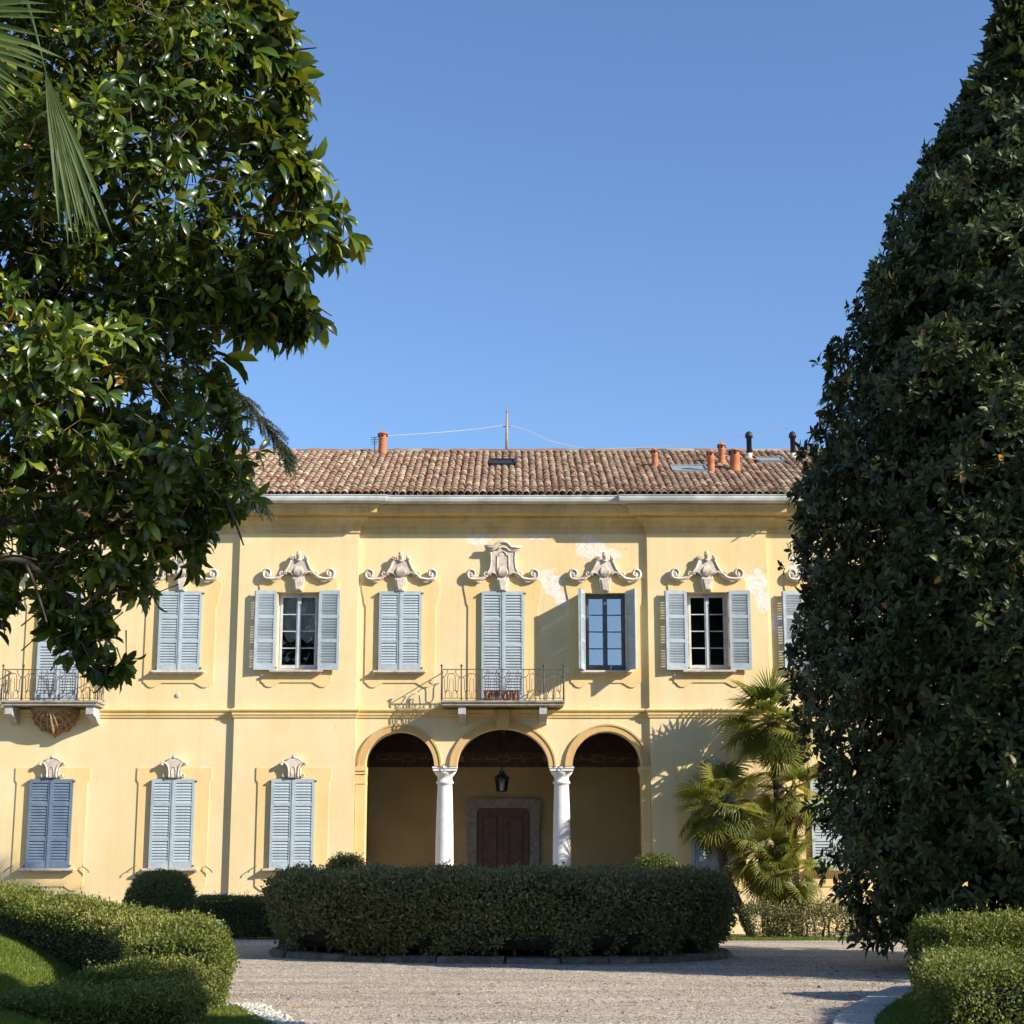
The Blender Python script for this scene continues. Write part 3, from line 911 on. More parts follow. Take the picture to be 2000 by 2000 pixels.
# skylights
for i, (a, b, p, q) in enumerate(SKY):
    s_ = MB()
    for (x0, x1, t0, t1) in ((a, a + 0.05, p, q), (b - 0.05, b, p, q), (a, b, p, p + 0.05), (a, b, q - 0.05, q)):
        vs = [onroof(x, t, h) for h in (0.0, 0.13) for x, t in ((x0, t0), (x1, t0), (x1, t1), (x0, t1))]
        s_.add(vs, [(4, 5, 6, 7), (0, 1, 5, 4), (1, 2, 6, 5), (2, 3, 7, 6), (3, 0, 4, 7)])
    s_.add([onroof(x, t, 0.10) for x, t in ((a, p), (b, p), (b, q), (a, q))], [(0, 1, 2, 3)])
    s_.build('skylight', M['skyglass'] if i else M['darkpipe'], roof)
# chimney pots
def chimney(x, y, h, r):
    z = EZ + (y - EY) * math.tan(SLP)
    m = MB()
    m.lathe([(r * 1.05, z - 0.12), (r * 1.0, z + 0.1), (r * 0.92, z + h * 0.72), (r * 0.98, z + h * 0.74), (r * 0.98, z + h * 0.78), (r * 0.92, z + h * 0.80), (r * 0.92, z + h * 0.93),
             (r * 1.25, z + h * 0.935), (r * 1.25, z + h * 0.965), (r * 0.8, z + h), (r * 0.35, z + h * 1.06), (r * 0.12, z + h * 1.10)], x, y, 14)
    o = m.build('chimney', M['terracotta'], roof)
    k = MB()
    for a in (-PI / 2, -PI / 2 + 1.3, -PI / 2 - 1.3):
        k.ball((x + r * 0.90 * math.cos(a), y + r * 0.90 * math.sin(a), z + h * 0.865), r * 0.33, 8, 6, (0.9, 0.9, 1.2))
    k.build('vent_hole', M['darkpipe'], o)
chimney(-3.18, 4.3, 0.62, 0.115)
chimney(3.78, 2.4, 0.52, 0.085)
chimney(5.10, 1.75, 0.60, 0.095)
chimney(5.50, 2.75, 0.60, 0.095)
chimney(5.72, 1.95, 0.60, 0.135)
for x in (6.34, 7.47):
    y = 3.7
    z = EZ + (y - EY) * math.tan(SLP)
    m = MB()
    m.lathe([(0.068, z + 0.18), (0.068, z + 0.60), (0.10, z + 0.60), (0.10, z + 0.66), (0.075, z + 0.73), (0.02, z + 0.77)], x, y, 14)
    o = m.build('flue_pipe', M['darkpipe'], roof)
    k = MB(); k.lathe([(0.075, z - 0.15), (0.075, z + 0.18)], x, y, 12); k.build('flue_base', M['zinc'], o)
    k = MB(); k.lathe([(0.17, z - 0.1), (0.16, z + 0.02), (0.08, z + 0.06)], x, y, 12); k.build('collar', M['terracotta'], o)

# ------------------------------------------------------------------ windows and shutters
def slat_mesh(wd):
    m = MB()
    # tilted board, outer edge low
    a, b, c = 0.016, 0.032, 0.013
    m.add([(0, -a, -b), (wd, -a, -b), (wd, a, b), (0, a, b), (0, -a, -b + c), (wd, -a, -b + c), (wd, a, b + c), (0, a, b + c)],
          [(0, 3, 2, 1), (4, 5, 6, 7), (0, 1, 5, 4), (1, 2, 6, 5), (2, 3, 7, 6), (3, 0, 4, 7)])
    return m
LW = 0.488
slats = {}
rest_v = MB()
slat_count = [0]
def shutter(kind, side, hx, hy, z0, h, ang, mat, individual):
    """one leaf; side -1 hinged at its left; panels of louvres between rails"""
    m = MB()
    st = 0.062
    if kind == 'upper': panels = [8, 8, 8]; bot = 0.15
    elif kind == 'lower': panels = [7, 11, 7]; bot = 0.15
    else: panels = [8, 8, 8, 8]; bot = 0.16
    top, mid = 0.085, 0.075
    avail = h - top - bot - mid * (len(panels) - 1)
    pitch = avail / sum(panels)
    sx = 1 if side < 0 else -1
    def bx(xa, xb, za, zb, y0=-0.022, y1=0.022):
        a, b = sorted((sx * xa, sx * xb))
        m.box(a, b, y0, y1, za, zb)
    bx(0, st, 0, h); bx(LW - st, LW, 0, h)
    if side < 0:
        bx(LW - 0.02, LW + 0.022, 0.0, h, -0.034, -0.0225)   # cover strip where the leaves meet
    zt = h
    bx(st, LW - st, h - top, h, -0.019, 0.019)
    z = h - top
    sz = []
    for i, c in enumerate(panels):
        for k in range(c):
            z -= pitch
            sz.append(z + pitch * 0.5)
        if i < len(panels) - 1:
            bx(st, LW - st, z - mid, z, -0.019, 0.019); z -= mid
    bx(st, LW - st, 0, bot, -0.019, 0.019)
    bx(st + 0.02, LW - st - 0.02, 0.03, bot - 0.03, -0.0235, -0.0195)
    o = m.build('shutter', mat, villa, (hx, hy, z0), (0, 0, ang))
    # hinge pins and the little catch
    hg = MB()
    for zz in (0.05, h - 0.05):
        hg.box(-0.02 * sx - 0.02, -0.02 * sx + 0.02, -0.035, 0.01, zz - 0.018, zz + 0.018)
    hg.build('hinge', M['iron'], o)
    wd = LW - 2 * st - 0.004
    key = mat.name
    if key not in slats:
        sm = slat_mesh(wd).mesh('slat'); sm.materials.append(mat); slats[key] = sm
    for zz in sz:
        x0 = st + 0.002 if side < 0 else -(LW - st - 0.002)
        if individual and slat_count[0] < 300:
            link('slat', slats[key], None, o, (x0, 0, zz - 0.006), (random.gauss(0, 0.03), 0, 0))
            slat_count[0] += 1
        else:
            tmp = slat_mesh(wd)
            rot = Matrix.Translation((hx, hy, z0)) @ Matrix.Rotation(ang, 4, 'Z') @ Matrix.Translation((x0, 0, zz - 0.006)) @ Matrix.Rotation(random.gauss(0, 0.03), 4, 'X')
            rest_by.setdefault(key, (mat, MB()))[1].add([rot @ Vector(v) for v in tmp.v], tmp.f)
    return o
rest_by = {}

def sill(x, y, z, hw=0.60, d=0.17):
    m = MB()
    m.box(x - hw, x + hw, y - d, y + 0.02, z - 0.045, z)
    m.box(x - hw + 0.03, x + hw - 0.03, y - d + 0.03, y + 0.02, z - 0.075, z - 0.045)
    m.build('sill', M['stone'], villa)

def mirror_outline(half):
    return half + [(-a, b) for a, b in reversed(half)]

def up_surround(x, y, hole, french=False):
    half = [(0.0, 5.56), (0.38, 5.56), (0.46, 5.51), (0.55, 5.46), (0.64, 5.455), (0.71, 5.49), (0.755, 5.55), (0.80, 5.57), (0.80, 7.33), (0.835, 7.38), (0.855, 7.52), (0.885, 7.66), (0.905, 7.78), (0.895, 7.88), (0.85, 7.94), (0.79, 7.95), (0.74, 7.92), (0.60, 7.90), (0.35, 8.03), (0.0, 8.03)]
    if french:
        half = [(0.0, 4.99), (0.80, 4.99)] + half[8:]
    o = [(x + a, b) for a, b in half] + [(x - a, b) for a, b in reversed(half[1:-1])]
    if hole:   # slit outline so the opening stays open
        h0, h1, z0, z1 = x - OPW, x + OPW, 5.84, 7.64
        b0 = o[0][1]
        o = [(x + 0.0005, b0)] + o[1:] + [(x - 0.0005, b0), (x - 0.0005, z0), (h0, z0), (h0, z1), (h1, z1), (h1, z0), (x + 0.0005, z0)]
    m = MB()
    m.plate(o, y - 0.025, y + 0.005)
    m.build('window_surround', M['surround'], villa)

def low_surround(x, y):
    half = [(0.0, 1.02), (0.38, 1.02), (0.46, 0.97), (0.56, 0.92), (0.66, 0.92), (0.74, 0.98), (0.80, 1.03), (0.80, 3.30), (0.845, 3.36), (0.845, 3.64), (0.0, 3.64)]
    o = [(x + a, b) for a, b in half] + [(x - a, b) for a, b in reversed(half[1:-1])]
    m = MB()
    m.plate(o, y - 0.024, y + 0.005)
    m.build('window_surround', M['surround'], villa)

def spiral(cx, cz, r0, r1, a0, turns, n=26):
    return [(cx + (r0 + (r1 - r0) * k / n) * math.cos(a0 + turns * 2 * PI * k / n), cz + (r0 + (r1 - r0) * k / n) * math.sin(a0 + turns * 2 * PI * k / n)) for k in range(n + 1)]

def up_pediment(x, y, central=False):
    y0 = y - 0.045
    body = MB()
    if not central:
        out = [(-0.13, 8.02), (-0.05, 7.985), (0.05, 7.985), (0.13, 8.02), (0.17, 8.08), (0.26, 8.12), (0.40, 8.09), (0.33, 8.19), (0.27, 8.27), (0.22, 8.37), (0.19, 8.46), (0.10, 8.45), (0.0, 8.42),
               (-0.10, 8.45), (-0.19, 8.46), (-0.22, 8.37), (-0.27, 8.27), (-0.33, 8.19), (-0.40, 8.09), (-0.26, 8.12), (-0.17, 8.08)]
    else:
        out = [(-0.13, 8.02), (-0.05, 7.985), (0.05, 7.985), (0.13, 8.02), (0.17, 8.08), (0.26, 8.12), (0.42, 8.09), (0.35, 8.20), (0.31, 8.34), (0.295, 8.50), (0.31, 8.64), (0.16, 8.66), (0.10, 8.72), (0.0, 8.75),
               (-0.10, 8.72), (-0.16, 8.66), (-0.31, 8.64), (-0.295, 8.50), (-0.31, 8.34), (-0.35, 8.20), (-0.42, 8.09), (-0.26, 8.12), (-0.17, 8.08)]
    body.relief([(x + a, b) for a, b in out], y0 + 0.04, 0.15, 0.03)
    # shell of fanned ribs hanging over the keystone
    for kk in range(-3, 4):
        a = kk * 0.30
        body.tube([(x + 0.02 * kk, y0 - 0.13, 8.30 - 0.012 * abs(kk)), (x + 0.034 * kk, y0 - 0.17, 8.16), (x + 0.030 * kk, y0 - 0.15, 8.03 + 0.012 * abs(kk))], [0.012, 0.026, 0.016], 6)
    for sg in (-1, 1):
        body.tube([(x + sg * a, y0 - 0.125, b) for a, b in ((0.13, 8.05), (0.19, 8.12), (0.27, 8.145), (0.36, 8.12), (0.43, 8.075))], [0.018, 0.024, 0.024, 0.02, 0.014], 6)
    o = body.build('pediment', M['stone'], villa, (0.09 * x, 0.28 * (y - 0.02), -0.04))
    o.scale = (0.91, 0.72, 1)
    k = MB()
    k.relief([(x - 0.095, 7.70), (x + 0.095, 7.70), (x + 0.165, 7.99), (x + 0.13, 8.03), (x - 0.13, 8.03), (x - 0.165, 7.99)], y0 + 0.02, 0.15, 0.02)
    k.relief([(x - 0.055, 7.73), (x + 0.055, 7.73), (x + 0.105, 7.98), (x - 0.105, 7.98)], y0 - 0.13, 0.025, 0.012)
    k.build('keystone', M['stone'], o)
    for sg in (-1, 1):
        m = MB()
        sp = spiral(0.79, 8.11, 0.125, 0.012, -PI / 2, 1.75, 36)
        path = bez([(0.30, 8.10), (0.40, 8.085), (0.50, 8.01), (0.60, 7.985), (0.70, 7.975)], 5) + [np.array(p) for p in sp]
        pts = [(x + sg * p[0], y0 - 0.065, p[1]) for p in path]
        rr = [0.034 + 0.014 * min(1, i / 12) - 0.024 * max(0, (i - 22) / 36) for i in range(len(pts))]
        m.tube(pts, rr, 7, 1.25)
        m.tube([(a, b - 0.055, c + 0.004) for a, b, c in pts[:len(pts) - 14]], [0.016] * (len(pts) - 14), 5)
        m.ball((x + sg * 0.79, y0 - 0.08, 8.10), 0.035, 8, 6, (1, 1.4, 1))
        # leaf curl under the arm and the inner bead
        m.tube([(x + sg * a, y0 - 0.07, b) for a, b in ((0.74, 7.965), (0.66, 7.93), (0.58, 7.925), (0.54, 7.945))], [0.03, 0.028, 0.022, 0.008], 6)
        pts = [(x + sg * a, y0 - 0.10, b) for a, b in spiral(0.435, 8.11, 0.065, 0.012, -2.4, 1.1, 16)]
        m.tube(pts, 0.022, 6)
        if not central:
            # shoulder volute beside the head
            path = bez([(0.37, 8.12), (0.29, 8.22), (0.24, 8.32), (0.19, 8.43), (0.15, 8.50)], 5)
            path += [np.array(p) for p in spiral(0.175, 8.46, 0.05, 0.012, 2.2, -1.0, 14)]
            m.tube([(x + sg * p[0], y0 - 0.11, p[1]) for p in path], 0.030, 6, 1.3)
        else:
            path = bez([(0.40, 8.12), (0.335, 8.22), (0.305, 8.36), (0.30, 8.50), (0.32, 8.64)], 5)
            m.tube([(x + sg * p[0], y0 - 0.10, p[1]) for p in path], 0.026, 6, 1.3)
        m.build('scroll', M['stone'], o)
    if not central:
        h_ = MB()
        h_.ball((x, y0 - 0.12, 8.52), 0.082, 10, 8, (0.85, 0.95, 1.15))
        h_.ball((x, y0 - 0.21, 8.515), 0.022, 6, 5, (0.8, 1, 1.3))
        h_.ball((x - 0.03, y0 - 0.185, 8.545), 0.020, 6, 5); h_.ball((x + 0.03, y0 - 0.185, 8.545), 0.020, 6, 5)
        h_.ball((x, y0 - 0.10, 8.585), 0.07, 8, 6, (1.0, 1.0, 0.7))
        h_.tube([(x - 0.07, y0 - 0.12, 8.44), (x, y0 - 0.17, 8.40), (x + 0.07, y0 - 0.12, 8.44)], 0.028, 6)
        h_.build('carved_head', M['stone'], o)
    else:
        c = MB()
        line = [(-0.44, 8.68), (-0.22, 8.68), (-0.16, 8.73), (-0.09, 8.79), (0.0, 8.81), (0.09, 8.79), (0.16, 8.73), (0.22, 8.68), (0.44, 8.68)]
        for dz, dy, r_ in ((0.0, -0.14, 0.030), (0.045, -0.18, 0.032), (0.085, -0.13, 0.022)):
            c.tube([(x + a * (1 + dz), y0 + dy, b + dz) for a, b in line], r_, 6, 1.6)
        c.build('curved_cornice', M['stone'], o)
        pn = MB()
        edge = [(-0.15, 8.16), (-0.145, 8.40), (-0.145, 8.54), (-0.09, 8.545), (-0.075, 8.60), (0.0, 8.645), (0.075, 8.60), (0.09, 8.545), (0.145, 8.54), (0.145, 8.40), (0.15, 8.16)]
        pn.tube([(x + a, y0 - 0.115, b) for a, b in edge], 0.018, 5, 1.4)
        pn.build('panel_moulding', M['stone'], o)

def low_pediment(x, y):
    y0 = y - 0.04
    b = MB()
    out = [(-0.115, 3.40), (0.115, 3.40), (0.12, 3.55), (0.15, 3.66), (0.20, 3.715), (0.27, 3.73), (0.255, 3.78), (0.14, 3.82), (0.05, 3.87), (0.0, 3.90), (-0.05, 3.87), (-0.14, 3.82), (-0.255, 3.78), (-0.27, 3.73), (-0.20, 3.715), (-0.15, 3.66), (-0.12, 3.55)]
    b.relief([(x + a, c) for a, c in out], y0 + 0.02, 0.13, 0.025)
    o = b.build('pediment', M['stone'], villa)
    for sg in (-1, 1):
        m = MB()
        path = bez([(0.105, 3.42), (0.105, 3.55), (0.13, 3.66), (0.19, 3.735), (0.255, 3.755)], 5) + [np.array(p) for p in spiral(0.26, 3.72, 0.035, 0.01, PI / 2, -1.0, 10)]
        m.tube([(x + sg * p[0], y0 - 0.10, p[1]) for p in path], 0.024, 6, 1.3)
        path = bez([(0.16, 3.62), (0.15, 3.53), (0.16, 3.46), (0.21, 3.43)], 5) + [np.array(p) for p in spiral(0.215, 3.465, 0.036, 0.01, -PI / 2, 1.0, 12)]
        m.tube([(x + sg * p[0], y0 - 0.05, p[1]) for p in path], 0.022, 6, 1.3)
        m.build('scroll', M['stone'], o)
    k = MB()
    k.ball((x, y0 - 0.09, 3.875), 0.05, 8, 6, (1.0, 1, 1.0))
    k.tube([(x + a, y0 - 0.10, c) for a, c in ((-0.20, 3.77), (-0.10, 3.83), (0.0, 3.86), (0.10, 3.83), (0.20, 3.77))], 0.018, 6)
    k.tube([(x + a, y0 - 0.112, c) for a, c in ((-0.05, 3.43), (-0.05, 3.58), (-0.03, 3.64), (0.0, 3.66), (0.03, 3.64), (0.05, 3.58), (0.05, 3.43))], 0.012, 5)
    k.build('carved_shell', M['stone'], o)

def hook(x, y, z, sg):
    m = MB()
    m.tube([(x, y - 0.01, z + 0.02), (x + sg * 0.02, y - 0.05, z), (x + sg * 0.10, y - 0.06, z - 0.05), (x + sg * 0.15, y - 0.06, z - 0.09), (x + sg * 0.155, y - 0.06, z - 0.13)], 0.011, 5)
    m.build('shutter_hook', M['iron'], villa)

def closed_pair(kind, x, y, z0, h, mat, individual=False):
    for side in (-1, 1):
        shutter(kind, side, x + side * 0.490, y - 0.075, z0, h, 0.0 + side * random.uniform(-0.006, 0.012), mat, individual)
        bk = None
    m = MB()
    m.box(x - 0.485, x + 0.485, y - 0.049, y - 0.046, z0, z0 + h)
    m.build('louvre_gap_sheet', M['louvre_shade'], villa)  # dark sheet added behind the slats for the shade in their gaps

UY = {True: -0.1, False: 0.0}
def casement(x, y, mat, glass, tilt=0.0):
    """glazed casement in an opening: frame, two sashes, panes, room behind"""
    yb = y + 0.16
    f_ = MB()
    x0, x1, z0, z1 = x - OPW, x + OPW, 5.84, 7.64
    f_.box(x0, x0 + 0.045, yb, yb + 0.07, z0, z1); f_.box(x1 - 0.045, x1, yb, yb + 0.07, z0, z1)
    f_.box(x0 + 0.045, x1 - 0.045, yb, yb + 0.07, z1 - 0.05, z1); f_.box(x0 + 0.045, x1 - 0.045, yb, yb + 0.07, z0, z0 + 0.06)
    wn = f_.build('window', mat, villa)
    for sg in (-1, 1):
        s_ = MB()
        a, b = (x0 + 0.047, x - 0.002) if sg < 0 else (x + 0.002, x1 - 0.047)
        za, zb = z0 + 0.062, z1 - 0.052
        ya, yc = yb - 0.012, yb + 0.035
        s_.box(a, a + 0.05, ya, yc, za, zb); s_.box(b - 0.05, b, ya, yc, za, zb)
        s_.box(a + 0.05, b - 0.05, ya, yc, zb - 0.05, zb); s_.box(a + 0.05, b - 0.05, ya, yc, za, za + 0.075)
        g0, g1 = za + 0.075, zb - 0.05
        hgt = (g1 - g0) / 4
        for k in range(1, 4):
            s_.box(a + 0.05, b - 0.05, ya + 0.008, yc - 0.006, g0 + hgt * k - 0.011, g0 + hgt * k + 0.011)
        if sg < 0:
            s_.box(b - 0.022, b + 0.026, ya - 0.012, ya - 0.001, za, zb)
        s_.build('sash', mat, wn)
        for k in range(4):
            p = MB()
            zc = g0 + hgt * (k + 0.5)
            p.quad((a + 0.052 - (a + b) / 2, 0, -hgt / 2 + 0.012), (b - 0.052 - (a + b) / 2, 0, -hgt / 2 + 0.012), (b - 0.052 - (a + b) / 2, 0, hgt / 2 - 0.012), (a + 0.052 - (a + b) / 2, 0, hgt / 2 - 0.012))
            p.build('pane', glass, wn, ((a + b) / 2, yb + 0.014, zc), (tilt + random.gauss(0, 0.004), 0, random.gauss(0, 0.006)))
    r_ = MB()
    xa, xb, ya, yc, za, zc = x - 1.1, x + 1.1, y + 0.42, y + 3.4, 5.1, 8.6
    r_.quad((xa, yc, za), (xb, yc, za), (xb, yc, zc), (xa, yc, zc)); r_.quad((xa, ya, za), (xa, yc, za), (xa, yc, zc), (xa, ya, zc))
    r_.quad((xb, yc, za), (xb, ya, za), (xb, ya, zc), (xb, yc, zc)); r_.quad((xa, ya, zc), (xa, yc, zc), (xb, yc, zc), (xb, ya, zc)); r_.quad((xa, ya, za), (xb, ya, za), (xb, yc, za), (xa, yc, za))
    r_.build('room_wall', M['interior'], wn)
    return wn

# upper storey
for x, kind, mat, ind in ((-10.17, 'french', 'shutter', False), (-7.42, 'upper', 'shutter', False), (-4.71, 'open', 'shutter', True), (-2.36, 'upper', 'shutter', True),
                          (0.0, 'french', 'shutter', False), (2.36, 'ajar', 'shutter', False), (4.71, 'open', 'shutter', True), (7.42, 'open2', 'shutter', False), (10.17, 'upper', 'shutter', False)):
    y = UY[3.34 < abs(x) < 6.1]
    fr_ = kind == 'french'
    hole = kind in ('open', 'ajar')
    up_surround(x, y, hole, fr_)
    up_pediment(x, y, abs(x) < 0.1)
    if not fr_:
        sill(x, y, 5.835)
    if kind == 'upper':
        closed_pair('upper', x, y, 5.838, 1.83, M[mat], ind)
    elif fr_:
        closed_pair('french', x, y, 5.105, 2.56, M[mat], ind)
    elif kind in ('open', 'open2'):
        for side in (-1, 1):
            shutter('upper', side, x + side * 0.485, y - 0.085, 5.838, 1.83, side * R(176.0 if side < 0 else 177.5), M[mat], ind)
        if kind == 'open2':
            m = MB(); m.box(x - 0.45, x + 0.45, y - 0.05, y - 0.046, 5.84, 7.64); m.build('window', M['frame_dark'], villa)
    else:
        for side, a in ((-1, 104), (1, 112)):
            shutter('upper', side, x + side * 0.485, y - 0.07, 5.838, 1.83, side * R(a), M[mat], False)
    if hole:
        wn = casement(x, y, M['frame_dark'] if kind == 'ajar' else M['frame'], M['coated'] if kind == 'ajar' else M['glass'], -0.03 if kind == 'ajar' else 0.0)
        if x < 0:
            # swagged curtains behind the upper panes
            cu = MB()
            for sg in (-1, 1):
                n = 14
                vs = []
                for i in range(n + 1):
                    a = i / n
                    xx = x + sg * (0.02 + 0.42 * a)
                    low = 6.78 - 0.28 * math.sin(PI * min(1.0, a * 1.15)) + 0.10 * a
                    for j in range(6):
                        b = j / 5
                        vs.append((xx, y + 0.30 + 0.02 * math.sin(a * 22 + b * 3), 7.62 + (low - 7.62) * b))
                cu.add(vs, [(i * 6 + j, (i + 1) * 6 + j, (i + 1) * 6 + j + 1, i * 6 + j + 1) for i in range(n) for j in range(5)], True)
                # thick gathered hem
                cu.tube([(x + sg * (0.02 + 0.42 * i / 14), y + 0.28, 6.78 - 0.28 * math.sin(PI * min(1.0, i / 14 * 1.15)) + 0.10 * i / 14) for i in range(15)], 0.035, 6)
            cu.build('curtain', M['curtain'], wn)

# ground floor
for x, mat, ind in ((-10.17, 'shutter_shaded', False), (-7.42, 'shutter', True), (-4.71, 'shutter', True), (4.71, 'shutter', False), (7.42, 'shutter', False), (10.17, 'shutter', False)):
    y = UY[3.34 < abs(x) < 6.1]
    low_surround(x, y)
    low_pediment(x, y)
    sill(x, y, 1.415, 0.62, 0.19)
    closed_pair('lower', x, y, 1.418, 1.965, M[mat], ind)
    for sg in (-1, 1):
        hook(x + sg * 0.78, y - 0.04, 1.45, sg)
for key, (mat, mb) in rest_by.items():
    tag(mb.build('louvre_slats', mat, villa), kind='stuff')
# small round vent and pipe cover on the left wing
m = MB(); m.ball((-7.42, -0.01, 5.28), 0.06, 10, 6, (1, 0.35, 1)); m.build('vent_cover', M['stone'], villa)

# ------------------------------------------------------------------ balconies
def balcony(x, hw, posts):
    b = MB()
    d = 0.67
    b.box(x - hw - 0.02, x + hw + 0.02, -d - 0.03, 0.01, 5.055, 5.10)
    b.box(x - hw + 0.01, x + hw - 0.01, -d, 0.01, 4.99, 5.053)
    o = b.build('balcony', M['slab'], villa)
    for sg in (-1, 1):
        c = MB()
        cx = x + sg * 0.91
        prof = [(-0.62, 4.986), (-0.62, 4.80), (-0.58, 4.775), (-0.40, 4.745), (-0.22, 4.66), (0.0, 4.60), (0.0, 4.986)]
        n = len(prof)
        vs = [(cx - 0.085, p, z) for p, z in prof] + [(cx + 0.085, p, z) for p, z in prof]
        c.add(vs, [tuple(range(n)), tuple(range(2 * n - 1, n - 1, -1))] + [(i, i + n, (i + 1) % n + n, (i + 1) % n) for i in range(n)])
        c.build('corbel', M['greystone'], o)
    r_ = MB()
    z0, z1 = 5.12, 5.80
    yf = -d + 0.03
    for za, rr in ((5.15, 0.009), (z1, 0.013)):
        r_.tube([(x - hw, 0.0, za), (x - hw, yf, za), (x + hw, yf, za), (x + hw, 0.0, za)], rr, 4)
    for px in [-hw, hw] + posts:
        r_.tube([(x + px, yf, 5.09), (x + px, yf, 5.87)], 0.015, 5)
        r_.ball((x + px, yf, 5.885), 0.030, 6, 5)
    ro = r_.build('railing', M['iron'], o)
    sc = MB()
    def panel(px0, px1, f):
        """one lyre panel of scrollwork between two uprights; f maps (u,z)->(x,y,z)"""
        wd = px1 - px0
        c = (px0 + px1) / 2
        def put(kind, u, z, h, wf, fl, rot=0.0, rr=0.0095):
            X, Z = (S_X, S_Z) if kind == 'S' else (C_X, C_Z)
            ca, sa = math.cos(rot), math.sin(rot)
            sc.tube([f(u + (a * ca - b_ * sa), z + a * sa + b_ * ca) for a, b_ in zip(X * wf * fl * h, Z * h)], rr, 4, cap=False)
        for sg in (-1, 1):
            put('S', c + sg * wd * 0.17, 5.50, 0.42, 1.0, sg)
            put('C', c + sg * wd * 0.24, 5.25, 0.17, 1.0, sg, 0.3 * sg)
            put('C', c + sg * wd * 0.30, 5.70, 0.16, 1.0, -sg, 0.6 * sg)
            put('S', c + sg * wd * 0.36, 5.45, 0.34, 0.8, -sg)
            sc.tube([f(c + sg * 0.03, 5.16), f(c + sg * 0.05, 5.38), f(c + sg * 0.035, 5.60)], 0.007, 4, cap=False)
        sc.tube([f(c, 5.15), f(c, 5.30)], 0.007, 4, cap=False)
    fr_ = lambda u, z: (x + u, yf, z)
    xs = sorted([-hw, hw] + posts)
    for a, b_ in zip(xs, xs[1:]):
        n = max(1, round((b_ - a) / 0.44))
        for k in range(n):
            panel(a + (b_ - a) * k / n, a + (b_ - a) * (k + 1) / n, fr_)
            if 0 < k:
                sc.tube([fr_(a + (b_ - a) * k / n, 5.15), fr_(a + (b_ - a) * k / n, 5.80)], 0.008, 4, cap=False)
    # palm-like spray in the middle
    for sg in (-1, 1):
        for q in (0.06, 0.11, 0.17):
            sc.tube([fr_(sg * 0.005, 5.16), fr_(sg * q * 0.35, 5.36), fr_(sg * q * 0.7, 5.50), fr_(sg * q * 1.2, 5.60)], 0.007, 4, cap=False)
    for sg in (-1, 1):
        fs_ = lambda u, z, s=sg: (x + s * hw, -u, z)
        panel(0.02, d - 0.05, fs_)
    sc.build('scrollwork', M['iron'], o)
    return o
bal = balcony(0.0, 1.375, [-0.93, 0.93])
bl2 = balcony(-10.17, 1.08, [-0.62, 0.62])
# carved console under the left balcony
m = MB()
cx = -10.17
out = [(cx, 4.33), (cx + 0.12, 4.42), (cx + 0.30, 4.48), (cx + 0.42, 4.60), (cx + 0.52, 4.78), (cx + 0.60, 4.985), (cx - 0.60, 4.985), (cx - 0.52, 4.78), (cx - 0.42, 4.60), (cx - 0.30, 4.48), (cx - 0.12, 4.42)]
n = len(out)
lay = []
for k, (dep, sc_) in enumerate(((0.0, 1.0), (0.12, 0.97), (0.28, 0.86), (0.42, 0.66), (0.50, 0.40))):
    lay.append([(cx + (a - cx) * sc_, -dep, 4.985 + (b - 4.985) * (1 - 0.75 * (dep / 0.5) ** 1.5)) for a, b in out])
vs = [v for l in lay for v in l]
m.add(vs, [(r * n + i, r * n + (i + 1) % n, (r + 1) * n + (i + 1) % n, (r + 1) * n + i) for r in range(4) for i in range(n)] + [tuple(4 * n + i for i in range(n))], True)
def csurf(i, k):
    l0 = lay[k]
    return l0[i % n]
for i in range(n):
    if i in (5, 6): continue
    m.tube([(v[0], v[1] - 0.012, v[2] - 0.012) for v in (csurf(i, k) for k in range(5))], [0.02, 0.032, 0.034, 0.028, 0.012], 6)
for k, rr in ((1, 0.022), (2, 0.026), (3, 0.022)):
    m.tube([(v[0], v[1] - 0.015, v[2] - 0.010) for v in [lay[k][i % n] for i in range(7, n + 5)]], rr, 6)
for sg in (-1, 1):
    for a, b, h, ff in ((0.16, 4.66, 0.30, 1), (0.36, 4.76, 0.30, -1), (0.12, 4.86, 0.22, -1)):
        scroll(m, 'C', cx + sg * a, b, h, 1.0, sg * ff, -0.30 + 0.25 * a, 0.026, 6, 0.3 * sg)
m.tube([(cx, -0.12, 4.36), (cx, -0.25, 4.52), (cx, -0.40, 4.75), (cx, -0.5, 4.95)], [0.02, 0.05, 0.06, 0.03], 7)
m.build('carved_console', M['ochrestone'], bl2)
